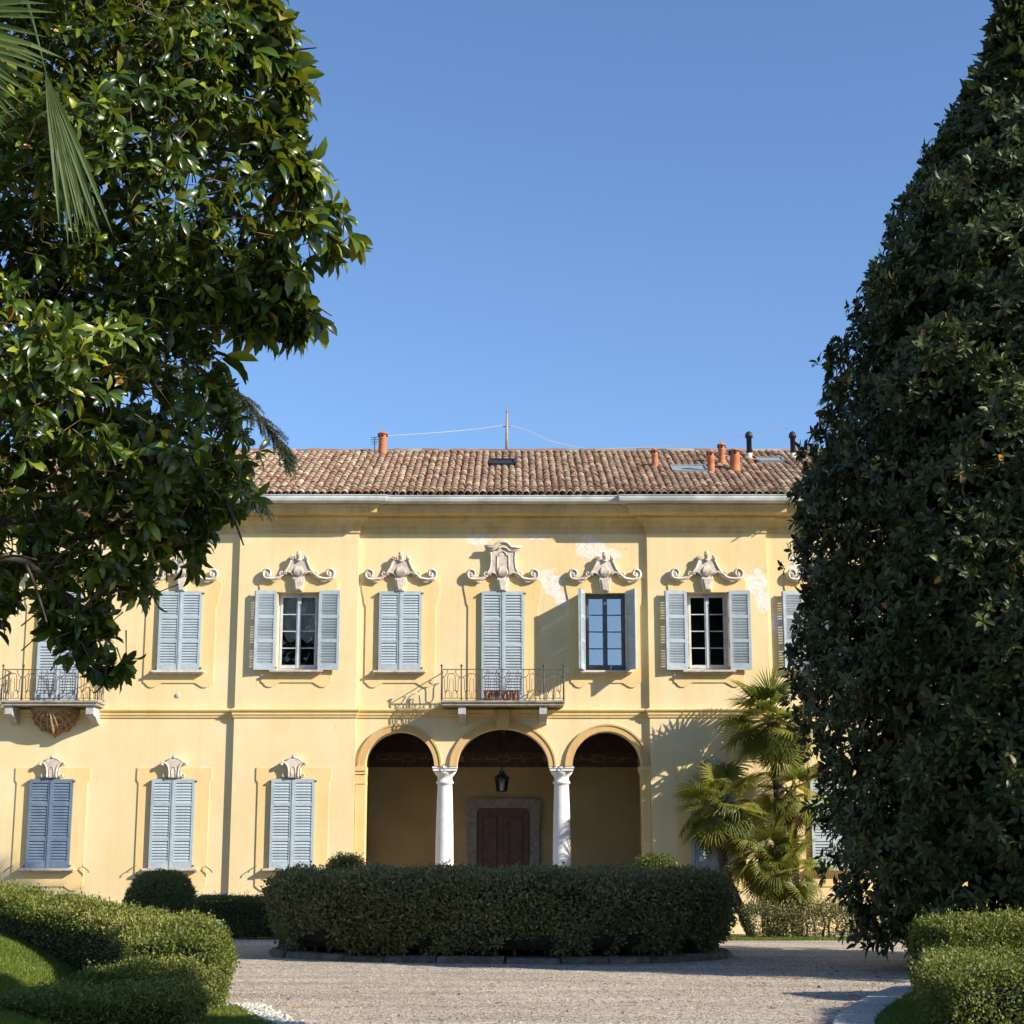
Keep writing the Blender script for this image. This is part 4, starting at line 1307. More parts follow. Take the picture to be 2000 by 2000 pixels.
# ================================================================== THINGS ON THE VILLA
for i, (x, lab) in enumerate(((-0.245, 'scrolled terracotta planter box on the central balcony, left of the pair'), (0.165, 'scrolled terracotta planter box on the central balcony, right of the pair'))):
    e = empty('planter_box', (CX + x, -0.48, 5.101), lab, 'planter', 'terracotta planters behind the central balcony railing')
    m = MB()
    vs = [(sx * a, sy * b, z) for z, a, b in ((0, 0.165, 0.085), (0.20, 0.185, 0.10), (0.215, 0.19, 0.105), (0.235, 0.19, 0.105)) for sx, sy in ((-1, -1), (1, -1), (1, 1), (-1, 1))]
    m.add(vs, [(r * 4 + k, r * 4 + (k + 1) % 4, (r + 1) * 4 + (k + 1) % 4, (r + 1) * 4 + k) for r in range(3) for k in range(4)] + [(3, 2, 1, 0)])
    m.build('box', M['planter'], e)
    k = MB(); k.quad((-0.18, -0.095, 0.225), (0.18, -0.095, 0.225), (0.18, 0.095, 0.225), (-0.18, 0.095, 0.225)); k.build('soil', M['soil'], e)
    k = MB()
    for sg in (-1, 1):
        scroll(k, 'C', sg * 0.095, 0.115, 0.15, 1.0, sg, -0.098, 0.013, 5, 0.2 * sg)
        scroll(k, 'S', sg * 0.035, 0.11, 0.14, 1.0, -sg, -0.098, 0.011, 5)
    k.build('relief_scroll', M['planter_hi'], e)

lan = empty('hanging_lantern', (CX - 0.03, 1.4, 3.17), 'dark iron lantern hanging inside the middle arch above the door', 'lantern')
m = MB()
for a, b, z0, z1 in ((0.115, 0.155, 0.0, 0.30),):
    for k in range(6):
        an, a2 = PI / 3 * k, PI / 3 * (k + 1)
        m.tube([(a * math.cos(an), a * math.sin(an), z0), (b * math.cos(an), b * math.sin(an), z1)], 0.013, 5)
        m.tube([(a * math.cos(an), a * math.sin(an), z0), (a * math.cos(a2), a * math.sin(a2), z0)], 0.014, 5)
        m.tube([(b * math.cos(an), b * math.sin(an), z1), (b * math.cos(a2), b * math.sin(a2), z1)], 0.014, 5)
m.build('frame', M['darkpipe'], lan)
m = MB(); m.lathe([(0.185, 0.30), (0.18, 0.32), (0.09, 0.39), (0.06, 0.42), (0.075, 0.44), (0.05, 0.48), (0.015, 0.50)], 0, 0, 6); m.build('cap', M['darkpipe'], lan)
m = MB()
for k in range(6):
    an, a2 = PI / 3 * k, PI / 3 * (k + 1)
    m.quad((0.11 * math.cos(an), 0.11 * math.sin(an), 0.01), (0.11 * math.cos(a2), 0.11 * math.sin(a2), 0.01), (0.15 * math.cos(a2), 0.15 * math.sin(a2), 0.295), (0.15 * math.cos(an), 0.15 * math.sin(an), 0.295))
m.build('glass', M['glass'], lan)
m = MB(); m.tube([(0, 0, 0.50), (0, 0, 1.36)], 0.012, 5); m.build('chain', M['darkpipe'], lan)
m = MB(); m.lathe([(0.02, 0.0), (0.02, 0.12), (0.012, 0.2)], 0, 0, 8); m.build('lamp_holder', M['white_stone'], lan)

# mast and cables on the ridge
mx, my, mz = CX + 0.07, yr, zr
mast = empty('roof_mast', (mx, my, mz), 'slender weathered mast on the roof ridge with sagging cables', 'mast')
m = MB(); m.tube([(0, 0, -0.15), (0, 0, 0.55), (0.005, 0, 1.10)], [0.042, 0.036, 0.026], 8); m.ball((0.005, 0, 1.12), 0.035); m.build('pole', M['mast'], mast)
m = MB(); m.tube([(-0.08, 0, 0.70), (0.08, 0, 0.70)], 0.015, 5); m.ball((-0.08, 0, 0.72), 0.025); m.ball((0.08, 0, 0.72), 0.025); m.build('insulator', M['mast'], mast)
for pts in ([(-0.08, 0, 0.74), (-0.9, -0.1, 0.60), (-2.0, -0.3, 0.45), (-3.25, -0.45, 0.33)], [(0.08, 0, 0.74), (0.6, 0, 0.58), (1.2, 0, 0.30), (2.2, 0, 0.08)], [(2.2, 0, 0.08), (4.4, -0.2, 0.15), (7.4, -1.0, 0.42)]):
    m = MB(); m.tube(bez(pts, 8), 0.009, 4); m.build('cable', M['wire'], mast)
ae = empty('small_aerial', (CX - 3.42, 4.65, zr - 0.10), 'small blurred dark aerial beside the left terracotta chimney', 'aerial')
m = MB()
m.tube([(0, 0, 0), (0, 0, 0.48)], 0.012, 5)
for z, hw in ((0.46, 0.09), (0.40, 0.11), (0.34, 0.10), (0.28, 0.07)):
    m.tube([(-hw, 0, z), (hw, 0, z + 0.01)], 0.009, 4)
m.build('rods', M['darkpipe'], ae)

# ================================================================== HEDGES AND SHRUBS
def sample_hull(V, F, n):
    T = []
    for f in F:
        for k in range(1, len(f) - 1):
            T.append((f[0], f[k], f[k + 1]))
    T = np.array(T)
    A, B, C = V[T[:, 0]], V[T[:, 1]], V[T[:, 2]]
    cr = np.cross(B - A, C - A)
    ar = np.linalg.norm(cr, axis=1)
    nr = unit(cr)
    idx = rng.choice(len(T), n, p=ar / ar.sum())
    u, v = rng.random(n), rng.random(n)
    fl = u + v > 1
    u[fl], v[fl] = 1 - u[fl], 1 - v[fl]
    P = A[idx] + u[:, None] * (B - A)[idx] + v[:, None] * (C - A)[idx]
    return P, nr[idx], ar.sum() / 2

def hedge_from_hull(name, base, V, F, label, cat, mat, leaf=0.035, dens=4500, rough=0.035, lump=0.05, group=None, stems=None, keep=None, core=True, ragged=0.0, topbias=0.0):
    V = np.array(V, float)
    e = empty(name, base, label, cat, group)
    _, _, area = sample_hull(V, F, 10)
    n = int(area * dens)
    P, N, _ = sample_hull(V, F, n)
    if keep is not None:
        k = keep(P, N)
        P, N = P[k], N[k]
    n = len(P)
    lum = wob(P, 2.6, base[0]) * lump + wob(P, 7.0, base[1]) * lump * 0.5
    dep = rng.normal(0, rough, n) - np.abs(rng.normal(0, rough * 0.9, n))
    up = N[:, 2] > 0.6
    dep = dep + np.where(up & (rng.random(n) < 0.08 + ragged), rng.random(n) * rough * (1.6 + 6 * ragged), 0)
    P = P + N * (lum + dep)[:, None]
    A = unit(N * 0.7 + rng.normal(0, 0.75, (n, 3)) + np.array([0, 0, 0.25]))
    Nn = unit(N + rng.normal(0, 0.8, (n, 3)))
    L = leaf * rng.uniform(0.7, 1.35, n)
    patch = wob(P, 0.9, base[0] + 3.1)
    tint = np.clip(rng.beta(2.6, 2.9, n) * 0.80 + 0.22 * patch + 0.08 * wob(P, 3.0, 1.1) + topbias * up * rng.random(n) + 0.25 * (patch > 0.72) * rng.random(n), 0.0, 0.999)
    # stray shoots standing out of the clipped surface
    cand = np.flatnonzero((N[:, 2] > 0.3) | (rng.random(n) < 0.12))
    pick = rng.choice(cand, min(len(cand), int(area * 7)), replace=False)
    dirs = unit(N[pick] * 0.4 + np.array([0, 0, 1.0]) + rng.normal(0, 0.25, (len(pick), 3)))
    hts = rng.uniform(0.05, 0.15, len(pick))
    k_ = 6
    f_ = np.tile(np.linspace(0.15, 1.0, k_), len(pick))
    SP = np.repeat(P[pick], k_, 0) + np.repeat(dirs * hts[:, None], k_, 0) * f_[:, None]
    SA = unit(np.repeat(dirs, k_, 0) * 0.8 + rng.normal(0, 0.6, SP.shape))
    SL = leaf * rng.uniform(0.6, 1.1, len(SP))
    P = np.concatenate([P, SP]); A = np.concatenate([A, SA]); Nn = np.concatenate([Nn, unit(rng.normal(0, 1, SP.shape))])
    L = np.concatenate([L, SL]); tint = np.concatenate([tint, np.clip(0.55 + 0.35 * rng.random(len(SP)), 0, 0.98)])
    me = leaves_mesh(name + '_leaves', P - np.array(base), A, Nn, L, L * 0.62, T2, tint)
    tag(link('foliage', me, mat, e), kind='stuff')
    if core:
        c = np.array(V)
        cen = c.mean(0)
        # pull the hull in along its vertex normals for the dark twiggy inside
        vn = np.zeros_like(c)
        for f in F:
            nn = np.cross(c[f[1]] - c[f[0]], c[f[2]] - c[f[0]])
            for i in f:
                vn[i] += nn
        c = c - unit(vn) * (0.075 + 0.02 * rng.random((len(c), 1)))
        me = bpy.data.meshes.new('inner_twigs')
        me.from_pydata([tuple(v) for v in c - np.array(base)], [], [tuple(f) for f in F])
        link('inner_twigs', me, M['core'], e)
    for s_ in stems or []:
        m = MB()
        m.tube([tuple(np.array(p) - np.array(base)) for p in s_], [0.03] + [0.02] * (len(s_) - 1), 6)
        m.build('stem', M['twig'], e)
    return e

def strip_hull(path, width, gz, tz, prof=None):
    """clipped hedge along a path: gz ground height, tz top height (lists along the path)"""
    path = np.array(path, float)
    n = len(path)
    t = np.gradient(path, axis=0)
    t = t / np.linalg.norm(t, axis=1)[:, None]
    s = np.stack([-t[:, 1], t[:, 0]], 1)
    prof = prof or [(-0.42, 0.0), (-0.5, 0.18), (-0.5, 0.78), (-0.46, 0.93), (-0.36, 1.0), (0.0, 1.02), (0.36, 1.0), (0.46, 0.93), (0.5, 0.78), (0.5, 0.18), (0.42, 0.0)]
    k = len(prof)
    V = []
    wd = width if hasattr(width, '__len__') else [width] * n
    for i in range(n):
        for a, b in prof:
            V.append((path[i, 0] + s[i, 0] * a * wd[i], path[i, 1] + s[i, 1] * a * wd[i], gz[i] + (tz[i] - gz[i]) * b))
    F = [(i * k + j, i * k + j + 1, (i + 1) * k + j + 1, (i + 1) * k + j) for i in range(n - 1) for j in range(k - 1)]
    F = [tuple(reversed(f)) for f in F]
    F.append(tuple(range(k)))
    F.append(tuple((n - 1) * k + j for j in range(k - 1, -1, -1)))
    V = np.array(V)
    # make every face look outwards
    cen = V.mean(0)
    return V, orient(V, F, path, gz, tz)

def orient(V, F, path, gz, tz):
    out = []
    for f in F:
        c = V[list(f)].mean(0)
        d = np.linalg.norm(path - c[:2], axis=1)
        i = d.argmin()
        ins = np.array([path[i, 0], path[i, 1], (gz[i] + tz[i]) / 2])
        nn = np.cross(V[f[1]] - V[f[0]], V[f[2]] - V[f[0]])
        out.append(f if np.dot(nn, c - ins) > 0 else tuple(reversed(f)))
    return out

def dome_hull(c, rx, ry, h, prof=None, n=28, rot=0.0, pw=2.0):
    prof = prof or [(0.90, 0.0), (1.0, 0.25), (0.99, 0.5), (0.90, 0.72), (0.70, 0.90), (0.40, 0.98), (0.0, 1.0)]
    V = []
    for r, z in prof[:-1]:
        for k in range(n):
            a = 2 * PI * k / n
            ca, sa = math.cos(a), math.sin(a)
            sx = math.copysign(abs(ca) ** (2 / pw), ca) * rx * r
            sy = math.copysign(abs(sa) ** (2 / pw), sa) * ry * r
            V.append((c[0] + sx * math.cos(rot) - sy * math.sin(rot), c[1] + sx * math.sin(rot) + sy * math.cos(rot), c[2] + h * z))
    V.append((c[0], c[1], c[2] + h * prof[-1][1]))
    R_ = len(prof) - 1
    F = [(i * n + k, i * n + (k + 1) % n, (i + 1) * n + (k + 1) % n, (i + 1) * n + k) for i in range(R_ - 1) for k in range(n)]
    F += [((R_ - 1) * n + k, (R_ - 1) * n + (k + 1) % n, R_ * n) for k in range(n)]
    return np.array(V), F

def dense_path(pts, step=0.3):
    P = np.array(bez(pts, 10))
    d = np.concatenate([[0], np.cumsum(np.linalg.norm(np.diff(P, axis=0), axis=1))])
    k = max(3, int(d[-1] / step))
    u = np.linspace(0, d[-1], k)
    return np.stack([np.interp(u, d, P[:, i]) for i in range(P.shape[1])], 1)

# --- round hedge island in the drive, with its kerb
IC, IRX, IRY, IROT = (-0.22, -8.1), 3.98, 2.62, -0.17
V, F = dome_hull((IC[0], IC[1], 0.14), IRX, IRY, 1.16, [(0.91, 0.0), (0.955, 0.10), (0.985, 0.30), (1.0, 0.6), (1.0, 0.86), (0.985, 0.95), (0.95, 0.995), (0.6, 1.005), (0.0, 1.01)], 72, IROT, 2.5)
def ring_keep(P, N):
    front = (P[:, 1] < IC[1] + 0.6) | (N[:, 2] > 0.5)
    low = (P[:, 2] < 0.42 + 0.16 * wob(P, 3.0, 1.0)) & (wob(P * np.array([1, 1, 0.3]), 2.4, 2.0) > 0.12)
    return (front | (rng.random(len(P)) < 0.35)) & ~low
hedge_from_hull('round_hedge', (IC[0], IC[1], 0.0), V, F, 'wide round clipped hedge on the kerbed island in front of the arcade', 'hedge', M['hedge_ring'], 0.058, 3300, 0.06, 0.075, keep=ring_keep,
                stems=[[(IC[0] + IRX * 0.86 * math.cos(a), IC[1] + IRY * 0.86 * math.sin(a), 0.1), (IC[0] + IRX * 0.88 * math.cos(a), IC[1] + IRY * 0.88 * math.sin(a), 0.6)] for a in np.linspace(PI, 2 * PI, 22)])
isl = empty('island_kerb', (IC[0], IC[1], 0), 'low worn stone kerb round the hedge island', 'kerb')
def ipt(a, r, z):
    ca, sa = math.cos(a), math.sin(a)
    sx = math.copysign(abs(ca) ** (2 / 2.3), ca) * (IRX + r)
    sy = math.copysign(abs(sa) ** (2 / 2.3), sa) * (IRY + r)
    return (sx * math.cos(IROT) - sy * math.sin(IROT), sx * math.sin(IROT) + sy * math.cos(IROT), z)
NK = 30
for k in range(NK):
    a0, a1 = 2 * PI * k / NK + 0.004, 2 * PI * (k + 1) / NK - 0.004
    m = MB()
    vs = []
    jz = random.gauss(0, 0.008); jr = random.gauss(0, 0.012)
    for q in range(4):
        a = a0 + (a1 - a0) * q / 3
        for r_, z in ((0.03, 0.0), (0.02, 0.065), (-0.03, 0.10), (-0.20, 0.115), (-0.22, 0.0)):
            vs.append(ipt(a, r_ + 0.02 + jr, max(z + jz, -0.01) if z else -0.01))
    m.add(vs, [(q * 5 + j, (q + 1) * 5 + j, (q + 1) * 5 + j + 1, q * 5 + j + 1) for q in range(3) for j in range(4)] + [(0, 1, 2, 3, 4), (19, 18, 17, 16, 15)])
    m.build('kerb_stone', M['kerb'], isl)
m = MB()
ring = [ipt(a, -0.19, 0.10) for a in np.linspace(0, 2 * PI, 61)[:-1]]
m.add(ring + [(0, 0, 0.15)], [(i, (i + 1) % 60, 60) for i in range(60)])
m.build('soil', M['soil'], isl)

# --- left lawn mound
def lawn_z(x, y):
    t = np.clip((-4.1 - x) / 2.9, 0, 1)
    s = t * t * (3 - 2 * t)
    return 0.02 + 0.66 * s
nx, ny = 60, 70
XS = np.linspace(-13.0, -3.05, nx); YS = np.linspace(-33, -11.2, ny)
V = []; F = []
for j, y in enumerate(YS):
    for i, x in enumerate(XS):
        ed = float(np.interp(y, [-33, -21.5, -19.2, -18.4, -17.15, -15.95, -14.5, -12.9, -11.4], [-2.0, -2.05, -2.85, -3.45, -4.1, -5.2, -6.5, -7.9, -9.2]))
        xx = -13 + (x + 13) * (ed + 13) / (-3.05 + 13)
        V.append((xx, y, float(lawn_z(xx, y)) if 0 < j < ny - 1 and 0 < i else -0.02))
F = [(j * nx + i, j * nx + i + 1, (j + 1) * nx + i + 1, (j + 1) * nx + i) for j in range(ny - 1) for i in range(nx - 1)]
me = bpy.data.meshes.new('lawn'); me.from_pydata(V, [], F)
me.polygons.foreach_set('use_smooth', [True] * len(F))
lawn = tag(link('lawn', me, M['turf']), kind='structure')
def grass(name, n, xr, yr_, zf, label, ok=None, h=0.05, wd=0.007):
    P = np.stack([rng.uniform(*xr, n), rng.uniform(*yr_, n), np.zeros(n)], 1)
    if ok is not None:
        P = P[ok(P)]
    n = len(P)
    P[:, 2] = zf(P[:, 0], P[:, 1])
    A = unit(np.array([0, 0, 1.0]) + rng.normal(0, 0.38, (n, 3)))
    N = unit(rng.normal(0, 1, (n, 3)) * np.array([1, 1, 0.1]))
    L = h * rng.uniform(0.6, 1.4, n)
    me = leaves_mesh(name, P, A, N, L, wd, TB, np.clip(rng.random(n) * 0.85 + 0.15 * wob(P, 1.5, 1.0), 0, 0.999), False)
    return tag(link(name, me, M['grass']), label, 'grass', kind='stuff')
grass('lawn_grass', 150000, (-8.2, -4.1), (-24.0, -14.0), lambda x, y: lawn_z(x, y) - 0.005, 'short bright green grass on the raised lawn at the lower left', None, 0.045, 0.009)
grass('verge_grass', 16000, (-3.5, -2.05), (-22.5, -18.6), lambda x, y: np.full(len(x), 0.015), 'thin grass verge beside the white pebbles', lambda P: P[:, 0] < -3.15 + 0.33 * (-18.4 - P[:, 1]), 0.035)

# --- left hedges on the lawn edge
pth = dense_path([(-9.6, -11.4), (-8.3, -12.9), (-6.9, -14.5), (-5.55, -15.95), (-4.45, -17.15), (-3.88, -18.2), (-3.8, -19.1)], 0.3)
gz = [float(lawn_z(p[0], p[1])) - 0.05 for p in pth]
tz = [0.90 + 0.26 * float(np.clip((-4.5 - p[0]) / 2.6, 0, 1.2)) - 0.14 * float(np.clip((-18.2 - p[1]) / 0.8, 0, 1)) for p in pth]
wds = [1.15] * len(pth)
wds[-1] = 0.95; wds[0] = 0.9
V, F = strip_hull(pth, wds, gz, tz)
def shady(P, N):   # leaves thinned to darken the shaded face by baring the dark core
    d = N @ np.array([-0.76, -0.65, 0.0])
    lowp = P[:, 2] < np.interp(P[:, 0], [q_[0] for q_ in pth], tz) - 0.22
    return ~((d > 0.55) & lowp & (rng.random(len(P)) < 0.86))
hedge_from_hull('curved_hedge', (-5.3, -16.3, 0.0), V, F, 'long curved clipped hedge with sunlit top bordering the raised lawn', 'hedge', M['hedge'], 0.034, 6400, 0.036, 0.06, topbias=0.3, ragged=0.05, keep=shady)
for (pts, wd, top, nm) in (([(-4.55, -19.25), (-3.95, -19.35), (-3.35, -19.45)], 0.95, 0.47, 'low clipped hedge block stepping down in front of the curved hedge'),
                           ([(-5.05, -20.55), (-4.3, -20.6), (-3.2, -20.7)], 1.0, 0.30, 'lowest hedge block at the lower left corner beside the lawn')):
    p2 = dense_path(pts, 0.25)
    V, F = strip_hull(p2, wd, [0.0] * len(p2), [top + 0.02 * math.sin(3 * q[0]) for q in p2])
    hedge_from_hull('low_hedge', (pts[1][0], pts[1][1], 0.0), V, F, nm, 'hedge', M['hedge'], 0.034, 6600, 0.038, 0.06, topbias=0.2, ragged=0.06, group='hedge blocks stepping down at the lower left')
p2 = dense_path([(-3.35, -19.1), (-3.2, -20.2), (-2.95, -21.6)], 0.25)

# --- shrubs and hedges along the villa
V, F = dome_hull((-6.8, -5.0, 0.0), 0.70, 0.65, 1.38)
hedge_from_hull('clipped_dome', (-6.8, -5.0, 0), V, F, 'dark green clipped dome shrub under the middle left window', 'shrub', M['shrub_dark'], 0.035, 5200, 0.025, 0.02)
V, F = strip_hull(dense_path([(-6.9, -2.4), (-5.8, -2.35), (-4.6, -2.3)], 0.3), 0.75, [0] * 7, [0.82] * 7)
hedge_from_hull('clipped_hedge', (-5.8, -2.4, 0), V, F, 'low dark hedge against the wall left of the round hedge', 'hedge', M['shrub_dark'], 0.035, 4200, 0.03, 0.03)
V, F = dome_hull((-3.45, -2.6, 0.0), 0.52, 0.5, 1.66)
hedge_from_hull('ball_shrub', (-3.45, -2.6, 0), V, F, 'rounded yellow green shrub left of the arcade, only its top showing', 'shrub', M['shrub'], 0.04, 4800, 0.045, 0.04, group='rounded shrubs flanking the arcade')
V, F = dome_hull((2.98, -2.6, 0.0), 0.58, 0.52, 1.66)
hedge_from_hull('ball_shrub', (2.98, -2.6, 0), V, F, 'rounded yellow green shrub right of the arcade, only its top showing', 'shrub', M['shrub'], 0.04, 4800, 0.05, 0.05, group='rounded shrubs flanking the arcade')
pw_ = dense_path([(4.95, -2.35), (5.8, -2.3), (6.8, -2.25), (8.6, -2.2)], 0.25)
V, F = strip_hull(pw_, 0.62, [0] * len(pw_), [0.62 + 0.05 * math.sin(4.1 * q[0]) + 0.03 * math.sin(9 * q[0]) for q in pw_])
hedge_from_hull('ragged_hedge', (6.5, -2.3, 0), V, F, 'low ragged hedge with bare brown patches below the palms', 'hedge', M['hedge_ring'], 0.042, 2600, 0.06, 0.07, ragged=0.15, keep=lambda P, N: wob(P, 1.9, 0.7) > -0.42,
                stems=[[(x, -2.35 + random.uniform(-0.2, 0.2), 0.0), (x + random.uniform(-0.1, 0.1), -2.5, 0.3), (x + random.uniform(-0.15, 0.15), -2.5, 0.58)] for x in np.linspace(5.3, 8.3, 22)], core=False)
grass('wall_grass', 16000, (4.2, 9.0), (-3.25, -2.3), lambda x, y: np.full(len(x), 0.003), 'strip of grass in front of the ragged hedge', None, 0.05)

# --- right foreground hedges, grass and pale kerb
V, F = strip_hull(dense_path([(4.95, -17.75), (5.7, -17.6), (6.6, -17.5), (7.6, -17.4)], 0.3), 1.15, [0] * 9, [0.86, 0.88, 0.9, 0.9, 0.9, 0.9, 0.89, 0.9, 0.9])
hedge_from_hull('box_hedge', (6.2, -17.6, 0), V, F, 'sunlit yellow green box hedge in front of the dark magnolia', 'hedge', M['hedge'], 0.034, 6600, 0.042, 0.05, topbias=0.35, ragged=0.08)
p2 = dense_path([(5.3, -18.6), (4.95, -19.3), (4.7, -20.3), (4.5, -21.3), (4.45, -22.4)], 0.28)
V, F = strip_hull(p2, 0.95, [0] * len(p2), [0.56 + 0.02 * math.sin(5 * q[1]) for q in p2])
hedge_from_hull('box_hedge', (4.4, -20.2, 0), V, F, 'low dark green hedge in the lower right corner behind the pale kerb', 'hedge', M['hedge'], 0.034, 6600, 0.042, 0.06, ragged=0.08)
V, F = strip_hull(dense_path([(5.5, -19.6), (6.1, -19.7), (7.0, -19.7)], 0.28), 1.5, [0] * 5, [0.58] * 5)
hedge_from_hull('box_hedge', (5.9, -19.7, 0), V, F, 'low hedge at the right edge below the sunlit box hedge', 'hedge', M['hedge'], 0.038, 5000, 0.045, 0.07, ragged=0.08)
rl = MB()
kp = dense_path([(2.75, -23.0), (2.97, -21.8), (3.30, -20.3), (3.85, -18.6), (4.50, -16.9), (5.35, -15.2), (6.4, -13.6)], 0.2)
rl.add([(p[0] + 0.3, p[1], 0.05) for p in kp] + [(12, p[1], 0.05) for p in kp], [(i, len(kp) + i, len(kp) + i + 1, i + 1) for i in range(len(kp) - 1)])
tag(rl.build('lawn', M['turf']), kind='structure')
grass('verge_grass', 30000, (3.4, 6.0), (-22.5, -15.5), lambda x, y: np.full(len(x), 0.045), 'dark green grass between the pale kerb and the right hedges',
      lambda P: P[:, 0] > np.interp(P[:, 1], kp[:, 1], kp[:, 0]) + 0.42, 0.04, 0.009)
kb = empty('pale_kerb', (4.0, -19.0, 0), 'curved kerb of pale granite slabs at the lower right', 'kerb')
m = MB()
t = np.gradient(kp, axis=0); t /= np.linalg.norm(t, axis=1)[:, None]
s = np.stack([t[:, 1], -t[:, 0]], 1)
m.add([(p[0] + n_[0] * o_ - 4.0, p[1] + n_[1] * o_ + 19.0, 0.02) for p, n_ in zip(kp, s) for o_ in (0.01, 0.43)], [(2 * k, 2 * k + 2, 2 * k + 3, 2 * k + 1) for k in range(len(kp) - 1)])
m.build('joint_soil', M['soil'], kb)
t = np.gradient(kp, axis=0); t /= np.linalg.norm(t, axis=1)[:, None]
s = np.stack([t[:, 1], -t[:, 0]], 1)
i = 0
while i + 5 < len(kp):
    m = MB(); vs = []
    for q in range(6):
        p, n_ = kp[i + q], s[i + q]
        tt = t[i + q] * (0.03 if q == 0 else (-0.03 if q == 5 else 0))
        for o_, z in ((0.0, 0.0), (0.01, 0.05), (0.03, 0.065), (0.42, 0.07), (0.44, 0.0)):
            vs.append((p[0] + n_[0] * o_ + tt[0] - 4.0, p[1] + n_[1] * o_ + tt[1] + 19.0, z))
    m.add(vs, [(q * 5 + j, q * 5 + j + 1, (q + 1) * 5 + j + 1, (q + 1) * 5 + j) for q in range(5) for j in range(4)] + [(0, 1, 2, 3, 4), (29, 28, 27, 26, 25)])
    m.build('kerb_slab', M['pale_kerb'], kb)
    i += 5
# white pebbles edging the left verge
VV = []; FF = []; base = 0
octv = np.array([(1, 0, 0), (0.35, 0.9, 0.1), (-0.8, 0.55, 0), (-0.8, -0.55, 0.1), (0.35, -0.9, 0), (0.1, 0.05, 0.75), (0, 0, -0.6)])
octf = np.array([(0, 1, 5), (1, 2, 5), (2, 3, 5), (3, 4, 5), (4, 0, 5), (1, 0, 6), (2, 1, 6), (3, 2, 6), (4, 3, 6), (0, 4, 6)])
for k in range(900):
    y = random.uniform(-22.4, -18.2)
    x = -3.0 + 0.33 * (-18.4 - y) + random.gauss(0.0, 0.09)
    r_ = random.uniform(0.018, 0.042)
    a = random.uniform(0, 6.28)
    P = octv * r_ * np.array([random.uniform(0.8, 1.3), 1, random.uniform(0.6, 1)])
    P = np.stack([P[:, 0] * math.cos(a) - P[:, 1] * math.sin(a) + x, P[:, 0] * math.sin(a) + P[:, 1] * math.cos(a) + y, P[:, 2] + 0.012], 1)
    VV.append(P); FF.append(octf + base); base += 7
me = fast_mesh('pebble_edging', np.concatenate(VV), [np.concatenate(FF)], None, False)
tag(link('pebble_edging', me, M['pebble']), 'strip of white pebbles along the lower left edge of the drive', 'pebbles', kind='stuff')
# loose gravel stones standing proud of the drive
n = 16000
VV = []
ang = rng.uniform(0, 6.28, n)
r_ = rng.uniform(0.006, 0.016, n)
cxy = np.stack([rng.uniform(-4.5, 5.2, n), -22.5 + 14 * rng.random(n) ** 1.5], 1)
P = octv[None] * r_[:, None, None] * np.stack([rng.uniform(0.7, 1.5, n), np.ones(n), rng.uniform(0.5, 0.9, n)], 1)[:, None, :]
X = P[..., 0] * np.cos(ang)[:, None] - P[..., 1] * np.sin(ang)[:, None] + cxy[:, 0:1]
Y = P[..., 0] * np.sin(ang)[:, None] + P[..., 1] * np.cos(ang)[:, None] + cxy[:, 1:2]
V = np.stack([X, Y, P[..., 2] + 0.004], -1).reshape(-1, 3)
F = (np.arange(n)[:, None, None] * 7 + octf[None]).reshape(-1, 3)
me = fast_mesh('loose_gravel', V, [F], None, False)
tag(link('loose_gravel', me, M['gravel']), 'loose gravel scattered over the drive', 'gravel', kind='stuff')

# a few fallen magnolia leaves on the drive
n = 70
P = np.stack([np.concatenate([rng.uniform(-2.8, 4.5, 30), rng.normal(5.2, 1.0, 40)]), np.concatenate([rng.uniform(-20.5, -11, 30), rng.normal(-14.5, 1.6, 40)]), np.full(n, 0.012)], 1)
A = unit(np.stack([rng.normal(0, 1, n), rng.normal(0, 1, n), rng.normal(0, 0.12, n)], 1))
me = leaves_mesh('fallen_leaves', P, A, unit(np.array([0, 0, 1.0]) + rng.normal(0, 0.25, (n, 3))), rng.uniform(0.08, 0.14, n), 0.045, T8, rng.random(n))
tag(link('fallen_leaves', me, M['fallen']), 'scattered brown fallen leaves on the gravel', 'leaves', kind='stuff')
# ================================================================== TREES
def rosette_leaves(C, AX, nl, L0, droop, spread=(0.9, 1.45)):
    """leaves round twig tips: C centres, AX twig directions; returns P, A, N, L"""
    n = len(C)
    P = np.repeat(C, nl, 0)
    X = np.repeat(unit(AX), nl, 0)
    h = np.where(np.abs(X[:, 2:3]) < 0.9, np.array([[0, 0, 1.0]]), np.array([[1.0, 0, 0]]))
    U = unit(np.cross(X, h)); W = np.cross(X, U)
    ph = (np.tile(np.arange(nl), n) * 2.399 + np.repeat(rng.uniform(0, 6.28, n), nl) + rng.normal(0, 0.25, n * nl))
    el = rng.uniform(spread[0], spread[1], n * nl)
    A = X * np.cos(el)[:, None] + (U * np.cos(ph)[:, None] + W * np.sin(ph)[:, None]) * np.sin(el)[:, None]
    A = unit(A + rng.normal(0, 0.12, A.shape) + np.array([0, 0, -1.0]) * droop * rng.random((len(A), 1)))
    N = unit(X - A * np.sum(A * X, 1, keepdims=True) + rng.normal(0, 0.25, A.shape) + np.array([0, 0, 0.25]))
    P = P - X * (rng.random((len(P), 1)) * 0.05) + A * 0.015
    L = L0 * rng.uniform(0.55, 1.3, len(P))
    return P, A, N, L

